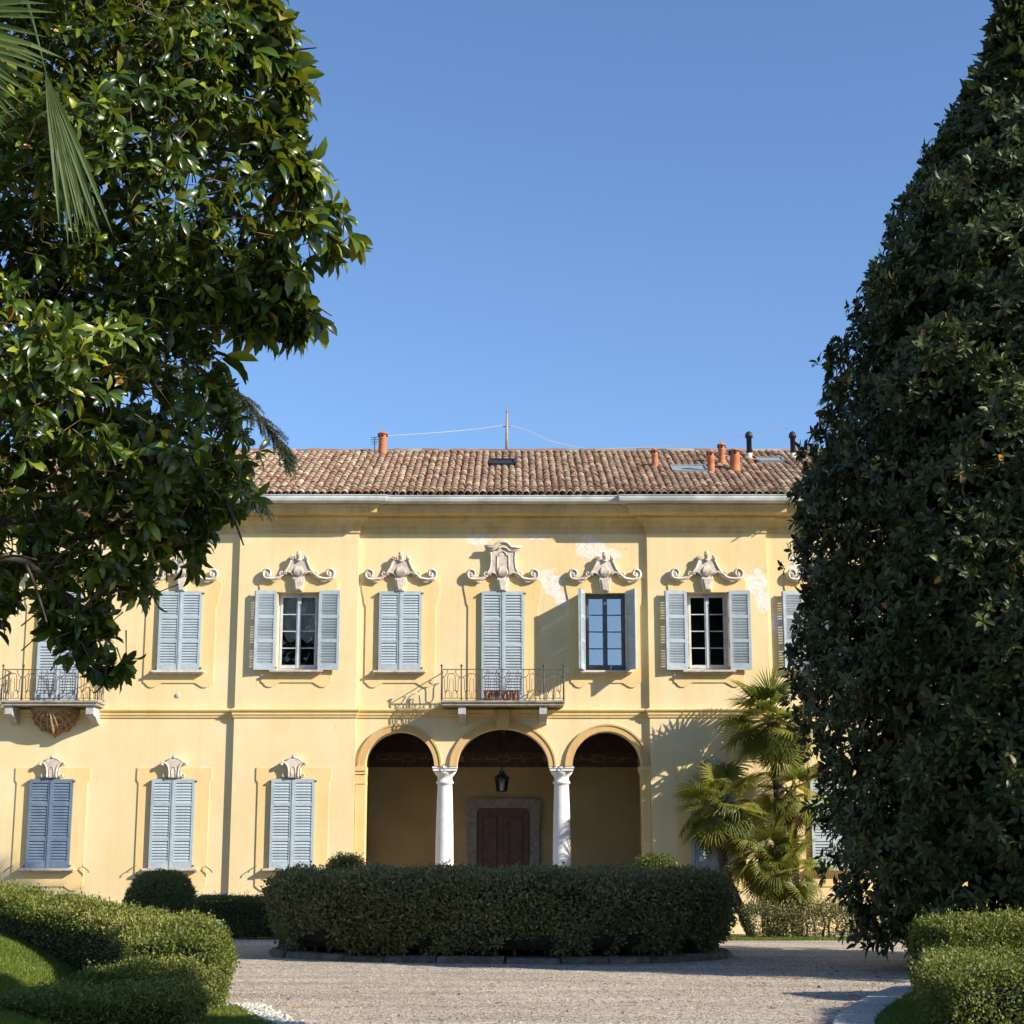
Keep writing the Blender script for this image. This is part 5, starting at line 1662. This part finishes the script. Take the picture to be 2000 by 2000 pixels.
def place_leaves(parent, P, A, N, L, W, mat, name='leaf', tmpl=T8):
    """the leaves that show largest, each an object of its own with one shared mesh"""
    tv_, tf_ = tmpl
    me = bpy.data.meshes.new(name)
    me.from_pydata([tuple(v) for v in tv_], [], [tuple(f) for ff in tf_ for f in ff])
    me.polygons.foreach_set('use_smooth', [True] * len(me.polygons))
    me.materials.append(mat)
    A = unit(A); B = unit(np.cross(N, A)); N = np.cross(A, B)
    for p, a, b, n_, l, w_ in zip(P, A, B, N, L, W):
        o = bpy.data.objects.new(name, me)
        COL.objects.link(o)
        o.parent = parent
        o.matrix_local = Matrix(((a[0] * l, b[0] * w_, n_[0] * l, p[0]), (a[1] * l, b[1] * w_, n_[1] * l, p[1]), (a[2] * l, b[2] * w_, n_[2] * l, p[2]), (0, 0, 0, 1)))

CAMP = np.array([0, -38, 1.65]); FPX = 3245.0; TH_ = R(11.75)
def in_view(P, m=0):
    """true where a point falls inside the photograph (used only to pick which leaves become single objects)"""
    d = P - CAMP
    dep = d[:, 1] * math.cos(TH_) + d[:, 2] * math.sin(TH_)
    up = -d[:, 1] * math.sin(TH_) + d[:, 2] * math.cos(TH_)
    return (dep > 0) & (np.abs(d[:, 0] / dep * FPX) < 1000 - m) & (np.abs(up / dep * FPX) < 1000 - m)

def twigs_mesh(C, AX, ln, r, name, parent, mat, base):
    """three-sided twigs behind each rosette, one mesh"""
    n = len(C)
    X = unit(AX)
    h = np.where(np.abs(X[:, 2:3]) < 0.9, np.array([[0, 0, 1.0]]), np.array([[1.0, 0, 0]]))
    U = unit(np.cross(X, h)); W = np.cross(X, U)
    E0 = C; E1 = C - X * ln[:, None] + np.array([0, 0, -0.15]) * ln[:, None]
    vs = []
    for E, rr in ((E0, r * 0.6), (E1, r * 1.3)):
        for k in range(3):
            a = 2 * PI * k / 3
            vs.append(E + (U * math.cos(a) + W * math.sin(a)) * rr)
    V = np.stack(vs, 1).reshape(-1, 3) - np.array(base)
    f = np.array([(0, 1, 4, 3), (1, 2, 5, 4), (2, 0, 3, 5)])
    F = (np.arange(n)[:, None, None] * 6 + f[None]).reshape(-1, 4)
    me = fast_mesh(name, V, [F], None, True)
    tag(link(name, me, mat, parent), kind='stuff')

# ------------------------------------------------------------------ left magnolia
LM = (-6.9, -21.5, 0.0)
poly = [(-2.45, 11.11), (-2.52, 10.69), (-2.29, 10.33), (-2.17, 9.85), (-2.12, 9.41), (-2.24, 9.25), (-1.98, 8.97), (-1.95, 8.56), (-1.75, 8.20), (-1.62, 7.90), (-1.95, 7.85), (-2.14, 7.77), (-2.10, 7.30), (-2.05, 6.95), (-2.25, 7.06),
        (-2.66, 6.98), (-2.93, 7.2), (-2.81, 6.76), (-2.82, 6.38), (-2.62, 5.94), (-2.50, 5.62), (-2.54, 5.19), (-2.78, 5.08), (-2.98, 4.92), (-3.10, 4.55), (-3.46, 4.5), (-3.52, 4.15), (-3.70, 4.18), (-3.95, 4.03), (-3.74, 3.60),
        (-3.86, 3.40), (-4.07, 3.38), (-4.18, 3.50), (-4.49, 3.70), (-4.72, 4.09), (-4.80, 4.55), (-5.02, 4.62), (-5.0, 4.10), (-5.2, 3.85), (-6.2, 3.7), (-7.6, 3.5), (-9.2, 4.6), (-9.9, 7.5), (-9.0, 11.0), (-6.8, 13.2), (-4.2, 13.0), (-2.9, 12.0)]
PL = np.array(poly)
PL[:, 0] -= np.where((PL[:, 0] > -3.2) & (PL[:, 1] > 5.3), 0.17, np.where((PL[:, 0] > -4.2) & (PL[:, 1] <= 5.3), 0.08, 0.0))
def poly_in(q):
    x, z = q[:, 0], q[:, 1]
    c = np.zeros(len(q), bool)
    j = len(PL) - 1
    for i in range(len(PL)):
        xi, zi, xj, zj = PL[i, 0], PL[i, 1], PL[j, 0], PL[j, 1]
        hit = ((zi > z) != (zj > z)) & (x < (xj - xi) * (z - zi) / (zj - zi + 1e-12) + xi)
        c ^= hit
        j = i
    return c
def poly_dist(q):
    best = np.full(len(q), 1e9)
    for i in range(len(PL)):
        a, b = PL[i], PL[(i + 1) % len(PL)]
        ab = b - a
        t = np.clip(((q - a) @ ab) / (ab @ ab), 0, 1)
        best = np.minimum(best, np.linalg.norm(q - (a + t[:, None] * ab), axis=1))
    return best
q = np.stack([rng.uniform(-10, -1.5, 19000), rng.uniform(3.0, 13.3, 19000)], 1)
q = q[poly_in(q)]
q = q[(q[:, 0] > -5.6) & (q[:, 1] < 11.6) | (rng.random(len(q)) < 0.30)]
dist = poly_dist(q)
dep = np.minimum(2.0, 0.15 + dist * 1.5)
# the near side of the crown swells and hollows, so clumps shade one another
sw = 0.5 + 0.5 * np.clip(1.5 * wob(np.stack([q[:, 0], q[:, 0] * 0 + 1.7, q[:, 1]], 1), 1.55, 1.3), -1, 1)
lo = -dep * (0.10 + 0.90 * sw)
C = np.stack([q[:, 0], LM[1] + lo + rng.random(len(q)) ** 1.5 * (dep - lo), q[:, 1]], 1)
# open holes and thick clumps
clump = wob(C, 1.5, 0.4) + 0.5 * wob(C, 3.4, 2.0)
pr_ = np.clip(0.56 + 0.75 * clump, 0.03, 1.0)
pr_ = np.where(C[:, 2] < 5.0, pr_ * 0.75, pr_)
pr_ = np.where(dist < 0.22, np.maximum(pr_, 0.22), pr_)
C = C[rng.random(len(C)) < pr_]
dist = poly_dist(C[:, [0, 2]])
keepn = min(len(C), 5200)
C = C[rng.permutation(len(C))[:keepn]]
dist = poly_dist(C[:, [0, 2]])
# sprays of drooping leaves that reach out of the crown on the right
spr = []
for pts_ in ([(-2.25, 8.60), (-1.95, 8.40), (-1.72, 8.15), (-1.60, 7.95)], [(-2.5, 9.75), (-2.25, 9.65), (-2.14, 9.5)], [(-2.4, 7.75), (-2.2, 7.50), (-2.08, 7.22), (-2.02, 7.02)], [(-2.6, 10.5), (-2.4, 10.35), (-2.33, 10.2)],
             [(-2.6, 7.35), (-2.5, 7.15)], [(-2.4, 9.0), (-2.15, 8.85), (-2.02, 8.65)], [(-2.9, 6.1), (-2.72, 5.9), (-2.6, 5.7)], [(-4.3, 3.9), (-4.05, 3.6), (-3.98, 3.35)]):
    b_ = np.array(bez(pts_, 4))
    for p_ in b_[1::2]:
        spr.append((p_[0] + random.gauss(0, 0.03), LM[1] + random.gauss(-0.1, 0.15), p_[1] + random.gauss(0, 0.03)))
C = np.concatenate([C, np.array(spr)])
dist = poly_dist(C[:, [0, 2]])
cen = np.array([-6.2, LM[1], 7.4])
AX = unit(unit(C - cen) * np.array([1.0, 1.0, 0.6]) + np.array([0.15, -0.20, 0.15]) + rng.normal(0, 0.65, C.shape))
NLF = 8
P, A, N, L = rosette_leaves(C, AX, NLF, 0.195, 0.85, (0.45, 1.6))
edge = np.repeat((dist < 0.35) & (C[:, 0] > -3.1) & (C[:, 2] > 6.6) & (rng.random(len(C)) < 0.75), NLF)
A = unit(np.where(edge[:, None], A * 0.8 + np.array([0.35, 0, -0.65]) + rng.normal(0, 0.15, A.shape), A))
L = np.where(edge, L * 1.5, L)
tint = np.clip(0.46 + 0.26 * rng.normal(0, 1, len(P)) + 0.22 * np.repeat(wob(C, 1.8, 5.0), NLF), 0.0, 0.955)
odd = rng.random(len(P)) < 0.012
tint = np.where(odd, rng.uniform(0.962, 1.0, len(P)), tint)
qi = np.stack([rng.uniform(-10, -1.5, 6000), rng.uniform(3.0, 13.3, 6000)], 1)
qi = qi[poly_in(qi)]
di = poly_dist(qi)
qi = qi[(di > 0.50) & (qi[:, 1] > 4.4) & (rng.random(len(qi)) < np.clip(0.55 + 0.8 * wob(np.stack([qi[:, 0], qi[:, 0] * 0, qi[:, 1]], 1), 1.3, 4.0), 0.0, 1.0))]
CI = np.stack([qi[:, 0], LM[1] + 0.9 + rng.uniform(0, 1.2, len(qi)), qi[:, 1]], 1)
PI_, AI, NI, LI = rosette_leaves(CI, unit(rng.normal(0, 1, CI.shape) + np.array([0, -0.4, 0.2])), 6, 0.22, 0.4)
mag = empty('magnolia_tree', LM, 'large leaved magnolia overhanging the left side, branches against the sky', 'tree')
vis = in_view(P, 20) & (P[:, 1] < LM[1] + 0.2)
dcam = np.linalg.norm(P - CAMP, axis=1) / (L + 1e-6)
order = np.argsort(np.where(vis, dcam, 1e9))[:300]
rest = np.ones(len(P), bool); rest[order] = False
me = leaves_mesh('magnolia_crown', (P - np.array(LM))[rest], A[rest], N[rest], L[rest], L[rest] * 0.36, T8, tint[rest])
crown = tag(link('crown', me, M['magnolia'], mag), kind='stuff')
place_leaves(crown, (P - np.array(LM))[order], A[order], N[order], L[order], L[order] * 0.36, M['magnolia_one'])
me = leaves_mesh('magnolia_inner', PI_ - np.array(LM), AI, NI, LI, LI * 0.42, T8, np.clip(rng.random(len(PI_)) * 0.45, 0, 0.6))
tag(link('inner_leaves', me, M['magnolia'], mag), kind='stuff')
twigs_mesh(C, AX, rng.uniform(0.12, 0.40, len(C)), 0.007, 'twigs', mag, M['twig'], LM)
m = MB()
m.tube(bez([(0, 0, -0.1), (0.05, 0.05, 1.5), (-0.05, 0, 4.0), (0.1, 0, 7.0), (0.0, 0, 10.0), (0.1, 0, 12.5)], 5), np.linspace(0.24, 0.05, 26), 10)
m.build('trunk', M['bark'], mag)
limbs = [[(0, 0, 4.1), (1.0, -0.2, 4.35), (1.9, -0.3, 4.55), (2.3, -0.2, 4.35), (2.7, -0.2, 3.95)], [(0, 0, 4.3), (1.2, 0.3, 5.1), (2.4, 0.2, 4.8), (3.4, 0.1, 5.3), (4.1, 0, 5.15)],
         [(0, 0, 5.6), (1.3, 0.6, 6.6), (2.7, 0.7, 6.9), (3.9, 0.4, 6.2)], [(0, 0, 6.4), (1.5, 0.6, 7.8), (3.0, 0.6, 8.3), (3.9, 0.2, 7.95), (4.25, 0.1, 7.6)], [(0, 0, 7.4), (1.4, 0.4, 8.9), (3.2, 0.5, 9.3), (4.5, 0.1, 8.9)],
         [(0, 0, 8.4), (1.6, 0.5, 9.9), (3.3, 0.4, 10.4), (4.4, 0, 10.0)], [(0, 0, 9.3), (1.2, 0.4, 10.9), (2.8, 0.3, 11.5), (4.0, 0, 11.2)], [(0, 0, 5.0), (-1.0, -0.3, 5.8), (-2.2, 0, 6.4)], [(0, 0, 8.0), (-1.0, 0.3, 9.0), (-2.0, 0, 9.6)]]
for lb in limbs:
    m = MB()
    b_ = bez(lb, 6)
    m.tube(b_, np.linspace(0.075, 0.014, len(b_)), 7)
    for k in range(5, len(b_) - 1, 3):
        d = np.array([random.uniform(0.1, 0.6), random.uniform(-0.5, 0.5), random.uniform(-0.5, 0.6)])
        m.tube(bez([b_[k], b_[k] + d * 0.6, b_[k] + d * 1.3 + np.array([0, 0, -0.08])], 4), np.linspace(0.022, 0.008, 9), 5)
    m.build('limb', M['bark'], mag)

# ------------------------------------------------------------------ right magnolia (tall cone) and its neighbour beyond the frame
def cone_tree(name, base, RZ, RR, nros, label, single, bias, yscale=0.92, seed=0.0, leafL=0.158):
    e = empty(name, base, label, 'tree')
    H_ = RZ[-1]
    n = nros * 5
    z = rng.uniform(RZ[0], RZ[-1], n)
    rr = np.interp(z, RZ, RR)
    k = rng.random(n) < (rr / max(RR)) ** 1.0
    z, rr = z[k], rr[k]
    n = len(z)
    ph = rng.uniform(-PI, PI, n)
    # front and left of the crown carry more of the modelled leaves
    clp = wob(np.stack([np.cos(ph) * rr, np.sin(ph) * rr, z], 1), 1.9, seed + 4)
    fac = np.clip(0.75 + 0.75 * clp, 0.10, 1) * np.clip(0.25 + 0.75 * np.cos(ph - bias) , 0.12, 1)
    k = rng.random(n) < fac
    z, rr, ph = z[k], rr[k], ph[k]
    n = len(z)
    D = np.stack([np.cos(ph), np.sin(ph) * yscale, np.zeros(n)], 1)
    lump = wob(np.stack([np.cos(ph) * rr, np.sin(ph) * rr, z], 1), 1.15, seed) * 0.36 + wob(np.stack([np.cos(ph) * rr, np.sin(ph) * rr, z], 1), 2.9, seed + 1) * 0.22 - 0.05
    inner = 1 - 0.30 * rng.random(n) ** 2.2 + 0.05 * (rng.random(n) < 0.04)
    rad = np.maximum((rr - 0.20 - 0.14 * np.clip((z - 8) / 5, 0, 1)) * inner + lump * np.minimum(1, rr * 0.6), 0.03)
    C = D * rad[:, None] + np.stack([np.zeros(n), np.zeros(n), z], 1)
    sel = rng.permutation(n)[:nros]
    C, D = C[sel], D[sel]
    AX = unit(D + np.array([0, 0, 0.35]) + rng.normal(0, 0.38, C.shape))
    nl = 9
    P, A, N, L = rosette_leaves(C, AX, nl, leafL, 0.30, (0.75, 1.5))
    tint = np.clip(0.45 + 0.24 * rng.normal(0, 1, len(P)) + 0.22 * np.repeat(wob(C, 1.4, 2.0), nl) + 0.10 * np.clip((P[:, 2] - 10) / 5, 0, 1), 0.0, 0.955)
    brown = rng.random(len(P)) < 0.010 + 0.02 * np.clip((P[:, 2] - 9) / 5, 0, 1)
    tint = np.where(brown, rng.uniform(0.92, 0.98, len(P)), tint)
    tint = np.where(rng.random(len(P)) < 0.0022, rng.uniform(0.988, 0.999, len(P)), tint)
    rest = np.ones(len(P), bool)
    if single:
        Wd = P + np.array(base)
        vis = in_view(Wd, 15) & (A @ np.array([0, -1.0, 0]) > -0.5)
        d = np.linalg.norm(Wd - CAMP, axis=1) / (L + 1e-6)
        order = np.argsort(np.where(vis, d, 1e9))[:300]
        rest[order] = False
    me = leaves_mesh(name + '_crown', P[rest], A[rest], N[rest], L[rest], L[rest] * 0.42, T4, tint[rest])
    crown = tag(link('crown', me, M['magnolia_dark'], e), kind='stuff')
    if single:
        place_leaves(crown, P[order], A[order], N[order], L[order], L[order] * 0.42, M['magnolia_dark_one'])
    # sparse leaves deep inside the crown
    n2 = nros // 2
    z = rng.uniform(RZ[0] + 0.2, RZ[-1] * 0.97, n2); ph = rng.uniform(-PI, PI, n2)
    rr = np.interp(z, RZ, RR) * rng.uniform(0.35, 0.78, n2)
    C2 = np.stack([np.cos(ph) * rr, np.sin(ph) * rr * yscale, z], 1)
    P2, A2, N2, L2 = rosette_leaves(C2, unit(rng.normal(0, 1, C2.shape) + np.array([0, 0, 0.3])), 6, leafL * 1.9, 0.3)
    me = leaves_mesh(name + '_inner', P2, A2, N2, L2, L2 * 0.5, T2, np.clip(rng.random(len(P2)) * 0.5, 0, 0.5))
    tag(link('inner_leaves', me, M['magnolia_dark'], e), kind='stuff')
    m = MB()
    m.tube([(0, 0, -0.1), (0.02, 0.03, H_ * 0.3), (-0.03, 0, H_ * 0.6), (0, 0, H_ * 0.96)], [0.26, 0.2, 0.13, 0.03], 10)
    m.build('trunk', M['bark'], e)
    for k in range(26):
        zz = 0.7 + (H_ * 0.88 - 0.7) * k / 26
        a = k * 2.4
        r_ = float(np.interp(zz + 0.6, RZ, RR)) * 0.88
        m = MB()
        m.tube(bez([(0, 0, zz), (r_ * 0.5 * math.cos(a), r_ * 0.5 * math.sin(a), zz + 0.45), (r_ * math.cos(a), r_ * math.sin(a) * yscale, zz + 0.6)], 5), np.linspace(0.055, 0.012, 11), 6)
        m.build('limb', M['bark'], e)
    return e
RZ = [0.30, 0.75, 1.35, 2.25, 3.05, 4.2, 5.0, 6.2, 7.4, 8.5, 9.45, 10.4, 11.0, 11.8, 12.5, 13.1, 13.5, 14.0, 14.7, 15.1, 15.9, 16.6]
RX = [3.35, 3.6, 3.85, 4.0, 4.12, 4.25, 4.32, 4.25, 4.15, 3.90, 3.64, 3.30, 3.02, 2.64, 2.30, 1.94, 1.76, 1.42, 0.95, 0.68, 0.25, 0.05]
cone_tree('evergreen_magnolia', (8.65, -12.0, 0.0), np.array(RZ), np.array(RX), 13500, 'tall dark conical magnolia filling the right side of the picture', True, R(-125), seed=0.3)
cone_tree('evergreen_magnolia', (17.6, -17.2, 0.0), np.array(RZ) * 1.12, np.array(RX) * 0.95, 2600, 'dark magnolia standing beyond the right edge, casting the shade', False, R(60), seed=2.2, leafL=0.30)

cone_tree('evergreen_magnolia', (10.4, -28.95, 0.0), np.array(RZ) * 0.95, np.array(RX) * 0.52, 1300, 'slim magnolia beyond the right edge near the camera, shading the left tree', False, R(150), seed=5.2, leafL=0.28)

# ------------------------------------------------------------------ fan palms
def fan_mesh(nseg, rad, spread, droop, wmax, cup, seed, split=0.42):
    r_ = random.Random(seed)
    V = []; F = []
    for k in range(nseg):
        a = -spread + 2 * spread * k / (nseg - 1) + r_.gauss(0, 0.012)
        l = rad * (0.80 + 0.20 * math.cos(a * 0.75)) * r_.uniform(0.92, 1.05)
        wd = wmax
        d = Vector((math.cos(a), math.sin(a), 0)); s_ = Vector((-math.sin(a), math.cos(a), 0))
        base = len(V)
        dr = droop * r_.uniform(0.6, 1.5)
        def pt(t, w_, ridge):
            zz = cup * math.sin(min(1, t * 1.3) * PI / 2) * 0.25 * rad * abs(math.sin(a)) * (1 if True else 0) - dr * max(0, t - 0.45) ** 1.7 * rad
            tt = t * (1 - 0.18 * dr * max(0, t - 0.5))
            return d * (l * tt) + s_ * w_ + Vector((0, 0, zz + ridge))
        V.append(pt(0.02, 0, 0))
        for t, f_, rg in ((0.25, 0.75, -0.010), (0.5, 1.0, -0.010), (0.78, 0.62, -0.006)):
            V += [pt(t, -wd * f_, 0), pt(t, 0, rg), pt(t, wd * f_, 0)]
        V.append(pt(1.0, r_.gauss(0, 0.01), 0))
        b = base
        F += [(b, b + 2, b + 1), (b, b + 3, b + 2)]
        for q_ in (1, 4):
            F += [(b + q_, b + q_ + 1, b + q_ + 4, b + q_ + 3), (b + q_ + 1, b + q_ + 2, b + q_ + 5, b + q_ + 4)]
        F += [(b + 7, b + 8, b + 10), (b + 8, b + 9, b + 10)]
    return V, F
def frond_variants(name, cfgs, petiole, mat):
    out = []
    for c in cfgs:
        V, F = fan_mesh(*c)
        m = MB()
        m.add([(v[0] + petiole, v[1], v[2]) for v in V], F)
        m.tube([(0, 0, 0), (petiole * 0.5, 0, 0.02), (petiole + 0.03, 0, 0)], [0.016, 0.011, 0.007], 5)
        me = m.mesh(name); me.materials.append(mat)
        out.append(me)
    return out
FV = frond_variants('frond', [(34, 0.62, 2.25, 0.35, 0.017, 0.5, 1), (32, 0.58, 2.1, 0.8, 0.017, 0.8, 2), (36, 0.64, 2.35, 0.2, 0.016, 0.3, 3), (30, 0.55, 1.9, 1.2, 0.017, 1.0, 4)], 0.52, M['frond'])
FD = frond_variants('dead_frond', [(24, 0.52, 1.3, 1.6, 0.014, 1.2, 41), (22, 0.50, 1.0, 1.9, 0.014, 1.4, 42)], 0.48, M['dead_frond'])
def palm(base, pts, crown_n, label, scale=1.0, low=-50, seed=1, fruit=False, tr=0.11):
    r_ = random.Random(seed)
    e = empty('fan_palm', base, label, 'palm', 'fan palms against the right wing')
    m = MB()
    b_ = bez([tuple(np.array(p) - np.array(base)) for p in pts], 8)
    m.tube(b_, [tr * (0.85 + 0.25 * r_.random()) for _ in b_], 10)
    # old leaf bases standing off the trunk
    for k in range(3, len(b_)):
        for j in range(4):
            a = r_.uniform(0, 6.28)
            p = b_[k]
            m.tube([p + np.array([math.cos(a) * tr * 0.8, math.sin(a) * tr * 0.8, -0.05]), p + np.array([math.cos(a) * tr * 1.45, math.sin(a) * tr * 1.45, 0.06])], [0.022, 0.008], 4)
    m.build('trunk', M['palmbark'], e)
    top = Vector(b_[-1])
    for k in range(crown_n):
        az = k * 2.39996 + r_.uniform(-0.3, 0.3)
        f_ = k / max(1, crown_n - 1)
        el = R(80 - (80 - low) * f_ ** 0.85 + r_.uniform(-8, 8))
        roll = r_.uniform(-0.5, 0.5)
        dirv = Vector((math.cos(el) * math.cos(az), math.cos(el) * math.sin(az), math.sin(el)))
        upv = Vector((-math.sin(el) * math.cos(az), -math.sin(el) * math.sin(az), math.cos(el)))
        side = upv.cross(dirv)
        M3 = Matrix((dirv, side, upv)).transposed().to_4x4() @ Matrix.Rotation(roll, 4, 'X')
        # the blade bends down at the end of its stalk
        M3 = M3 @ Matrix.Rotation(r_.uniform(-0.1, 0.7), 4, 'Y')
        o = link('frond', FV[k % 4], None, e)
        sc = scale * r_.uniform(0.85, 1.1)
        o.matrix_local = Matrix.Translation(top - Vector((0, 0, 0.10 * f_ * scale))) @ M3 @ Matrix.Scale(sc, 4)
    for k in range(6):     # dead fronds hanging against the trunk
        az = k * 1.05 + r_.uniform(-0.2, 0.2); el = R(-72 + r_.uniform(-10, 12))
        dirv = Vector((math.cos(el) * math.cos(az), math.cos(el) * math.sin(az), math.sin(el)))
        upv = Vector((-math.sin(el) * math.cos(az), -math.sin(el) * math.sin(az), math.cos(el)))
        o = link('dead_frond', FD[k % 2], None, e)
        o.matrix_local = Matrix.Translation(top - Vector((0, 0, 0.18))) @ Matrix((dirv, upv.cross(dirv), upv)).transposed().to_4x4() @ Matrix.Scale(scale * r_.uniform(0.6, 0.9), 4)
    if fruit:
        m = MB()
        for k in range(26):
            a = r_.uniform(0, 6.28); l = r_.uniform(0.14, 0.30)
            p0 = np.array(top) + np.array([-0.05, -0.12, -0.08])
            d = np.array([math.cos(a) * 0.8, -0.35 + math.sin(a) * 0.5, r_.uniform(-0.5, 0.3)])
            m.tube([p0, p0 + d * l * 0.6, p0 + d * l + np.array([0, 0, -0.05])], [0.012, 0.010, 0.006], 4)
        m.build('fruit_stalks', M['fruit'], e)
    return e
palm((5.65, -1.25, 0), [(5.65, -1.25, 0), (5.75, -1.25, 1.2), (5.85, -1.2, 2.6), (5.72, -1.2, 4.65)], 40, 'tallest fan palm, its crown reaching above the string course', 1.18, -55, 3, tr=0.12)
palm((5.05, -2.05, 0), [(5.05, -2.05, -0.02), (4.85, -1.85, 0.55), (4.62, -1.6, 1.2), (4.50, -1.45, 2.0), (4.55, -1.4, 2.80)], 36, 'leaning fan palm with bent trunk rising from the ragged hedge', 1.12, -60, 8)
palm((5.42, -1.55, 0), [(5.42, -1.55, 0), (5.40, -1.55, 0.8), (5.38, -1.5, 1.75)], 26, 'short fan palm with orange fruit stalks between two taller palms', 0.95, -60, 5, True, tr=0.09)
palm((5.72, -1.6, 0), [(5.72, -1.6, 0), (5.78, -1.6, 0.6), (5.88, -1.6, 1.40)], 24, 'lowest fan palm at the right of the group, bright drooping fans', 1.0, -75, 12, tr=0.13)
palm((6.15, -1.0, 0), [(6.15, -1.0, 0), (6.15, -1.0, 1.5), (6.12, -1.0, 3.1)], 20, 'fan palm partly hidden behind the dark magnolia', 0.95, -60, 21, tr=0.10)

# ------------------------------------------------------------------ near palm, top left
FN = frond_variants('frond', [(24, 0.95, 1.25, 0.45, 0.027, 0.3, 31), (14, 1.36, 0.13, 0.20, 0.022, 0.2, 32), (22, 0.95, 0.9, 0.6, 0.027, 0.4, 33)], 0.65, M['frond_near'])
np_ = empty('garden_palm', (-5.0, -27.0, 0), 'palm whose long pale fronds hang in at the upper left corner', 'palm')
m = MB(); m.tube([(0, 0, -0.05), (0.05, 0, 3.0), (0.0, 0, 6.0), (0.1, 0, 7.9)], [0.15, 0.13, 0.13, 0.10], 10); m.build('trunk', M['palmbark'], np_)
fr_list = [(-4.42, -27.0, 8.05, 0.42, -0.15, -0.66, 0.35, 0), (-3.49, -27.1, 7.70, 0.30, -0.10, -0.94, -0.35, 1), (-4.25, -27.25, 7.75, 0.38, -0.2, -0.72, 0.3, 2), (-4.9, -26.8, 7.6, 0.3, 0.2, -0.7, 0.2, 2)]
top = Vector((0.1, 0, 7.9))
for k in range(12):
    az = k * 2.4; el = R(60 - 10 * k)
    if abs(((az + PI) % (2 * PI)) - PI) < 1.0:
        continue
    dirv = Vector((math.cos(el) * math.cos(az), math.cos(el) * math.sin(az), math.sin(el)))
    upv = Vector((-math.sin(el) * math.cos(az), -math.sin(el) * math.sin(az), math.cos(el)))
    o = link('frond', FN[k % 3], None, np_)
    o.matrix_local = Matrix.Translation(top) @ Matrix((dirv, upv.cross(dirv), upv)).transposed().to_4x4()
for (x, y, z, dx, dy, dz, roll, vi) in fr_list:
    dirv = Vector((dx, dy, dz)).normalized()
    side = dirv.cross(Vector((0, -1, 0.25))).normalized()
    nrm = dirv.cross(side)
    if nrm.y > 0: nrm = -nrm; side = -side
    side = nrm.cross(dirv)
    o = link('frond', FN[vi], None, np_)
    o.matrix_local = Matrix.Translation(Vector((x, y, z)) - Vector((-5.0, -27.0, 0))) @ Matrix((dirv, side, nrm)).transposed().to_4x4() @ Matrix.Rotation(roll, 4, 'X')

# ------------------------------------------------------------------ cedar behind the magnolia
CB = (-8.3, -15.0, 0.0)
ced = empty('cedar_tree', CB, 'cedar whose drooping needled branch shows right of the left magnolia', 'tree')
m = MB(); m.tube([(0, 0, -0.1), (0, 0, 5), (0.1, 0, 10), (0, 0, 14)], [0.35, 0.28, 0.18, 0.05], 10); m.build('trunk', M['bark'], ced)
NP = []; NA = []
def cedar_limb(pts, seed):
    r_ = random.Random(seed)
    b_ = bez(pts, 10)
    m = MB(); m.tube(b_, np.linspace(0.05, 0.006, len(b_)), 6)
    for k in range(len(b_) // 3, len(b_)):
        f_ = k / len(b_)
        for j in range(5):
            ln = r_.uniform(0.15, 0.48) * (1.2 - 0.7 * f_)
            d = np.array([r_.uniform(-0.1, 0.7), r_.uniform(-0.6, 0.6), r_.uniform(-1.0, -0.25)])
            d /= np.linalg.norm(d)
            tw = [b_[k], b_[k] + d * ln * 0.5 + np.array([0.03, 0, 0]), b_[k] + d * ln + np.array([0.06, 0, -0.08])]
            m.tube(tw, [0.008, 0.006, 0.003], 4, cap=False)
            for t in np.linspace(0.1, 1.0, int(ln * 70)):
                p = tw[0] * (1 - t) ** 2 + 2 * tw[1] * t * (1 - t) + tw[2] * t * t
                for _ in range(8):
                    v = np.array([r_.gauss(0, 1), r_.gauss(0, 1), r_.gauss(0, 1)]) + d * 0.8
                    NP.append(p); NA.append(v)
    m.build('limb', M['bark'], ced)
cedar_limb([(0.1, 0, 7.6), (1.8, 0, 8.5), (3.6, 0, 8.55), (4.4, 0, 8.15), (4.9, 0, 7.55), (5.1, 0, 7.22)], 1)
cedar_limb([(0.1, 0, 6.3), (1.8, -0.3, 7.2), (3.6, 0.2, 7.3), (4.4, 0.1, 6.95), (4.75, 0, 6.55)], 2)
cedar_limb([(0.1, 0, 9.0), (-1.5, -0.3, 9.6), (-3.0, 0, 9.0)], 3)
NP = np.array(NP); NA = unit(np.array(NA))
me = leaves_mesh('cedar_needles', NP, NA, unit(rng.normal(0, 1, NP.shape)), 0.042, 0.0075, TB, rng.random(len(NP)), False)
tag(link('needles', me, M['needle'], ced), kind='stuff')
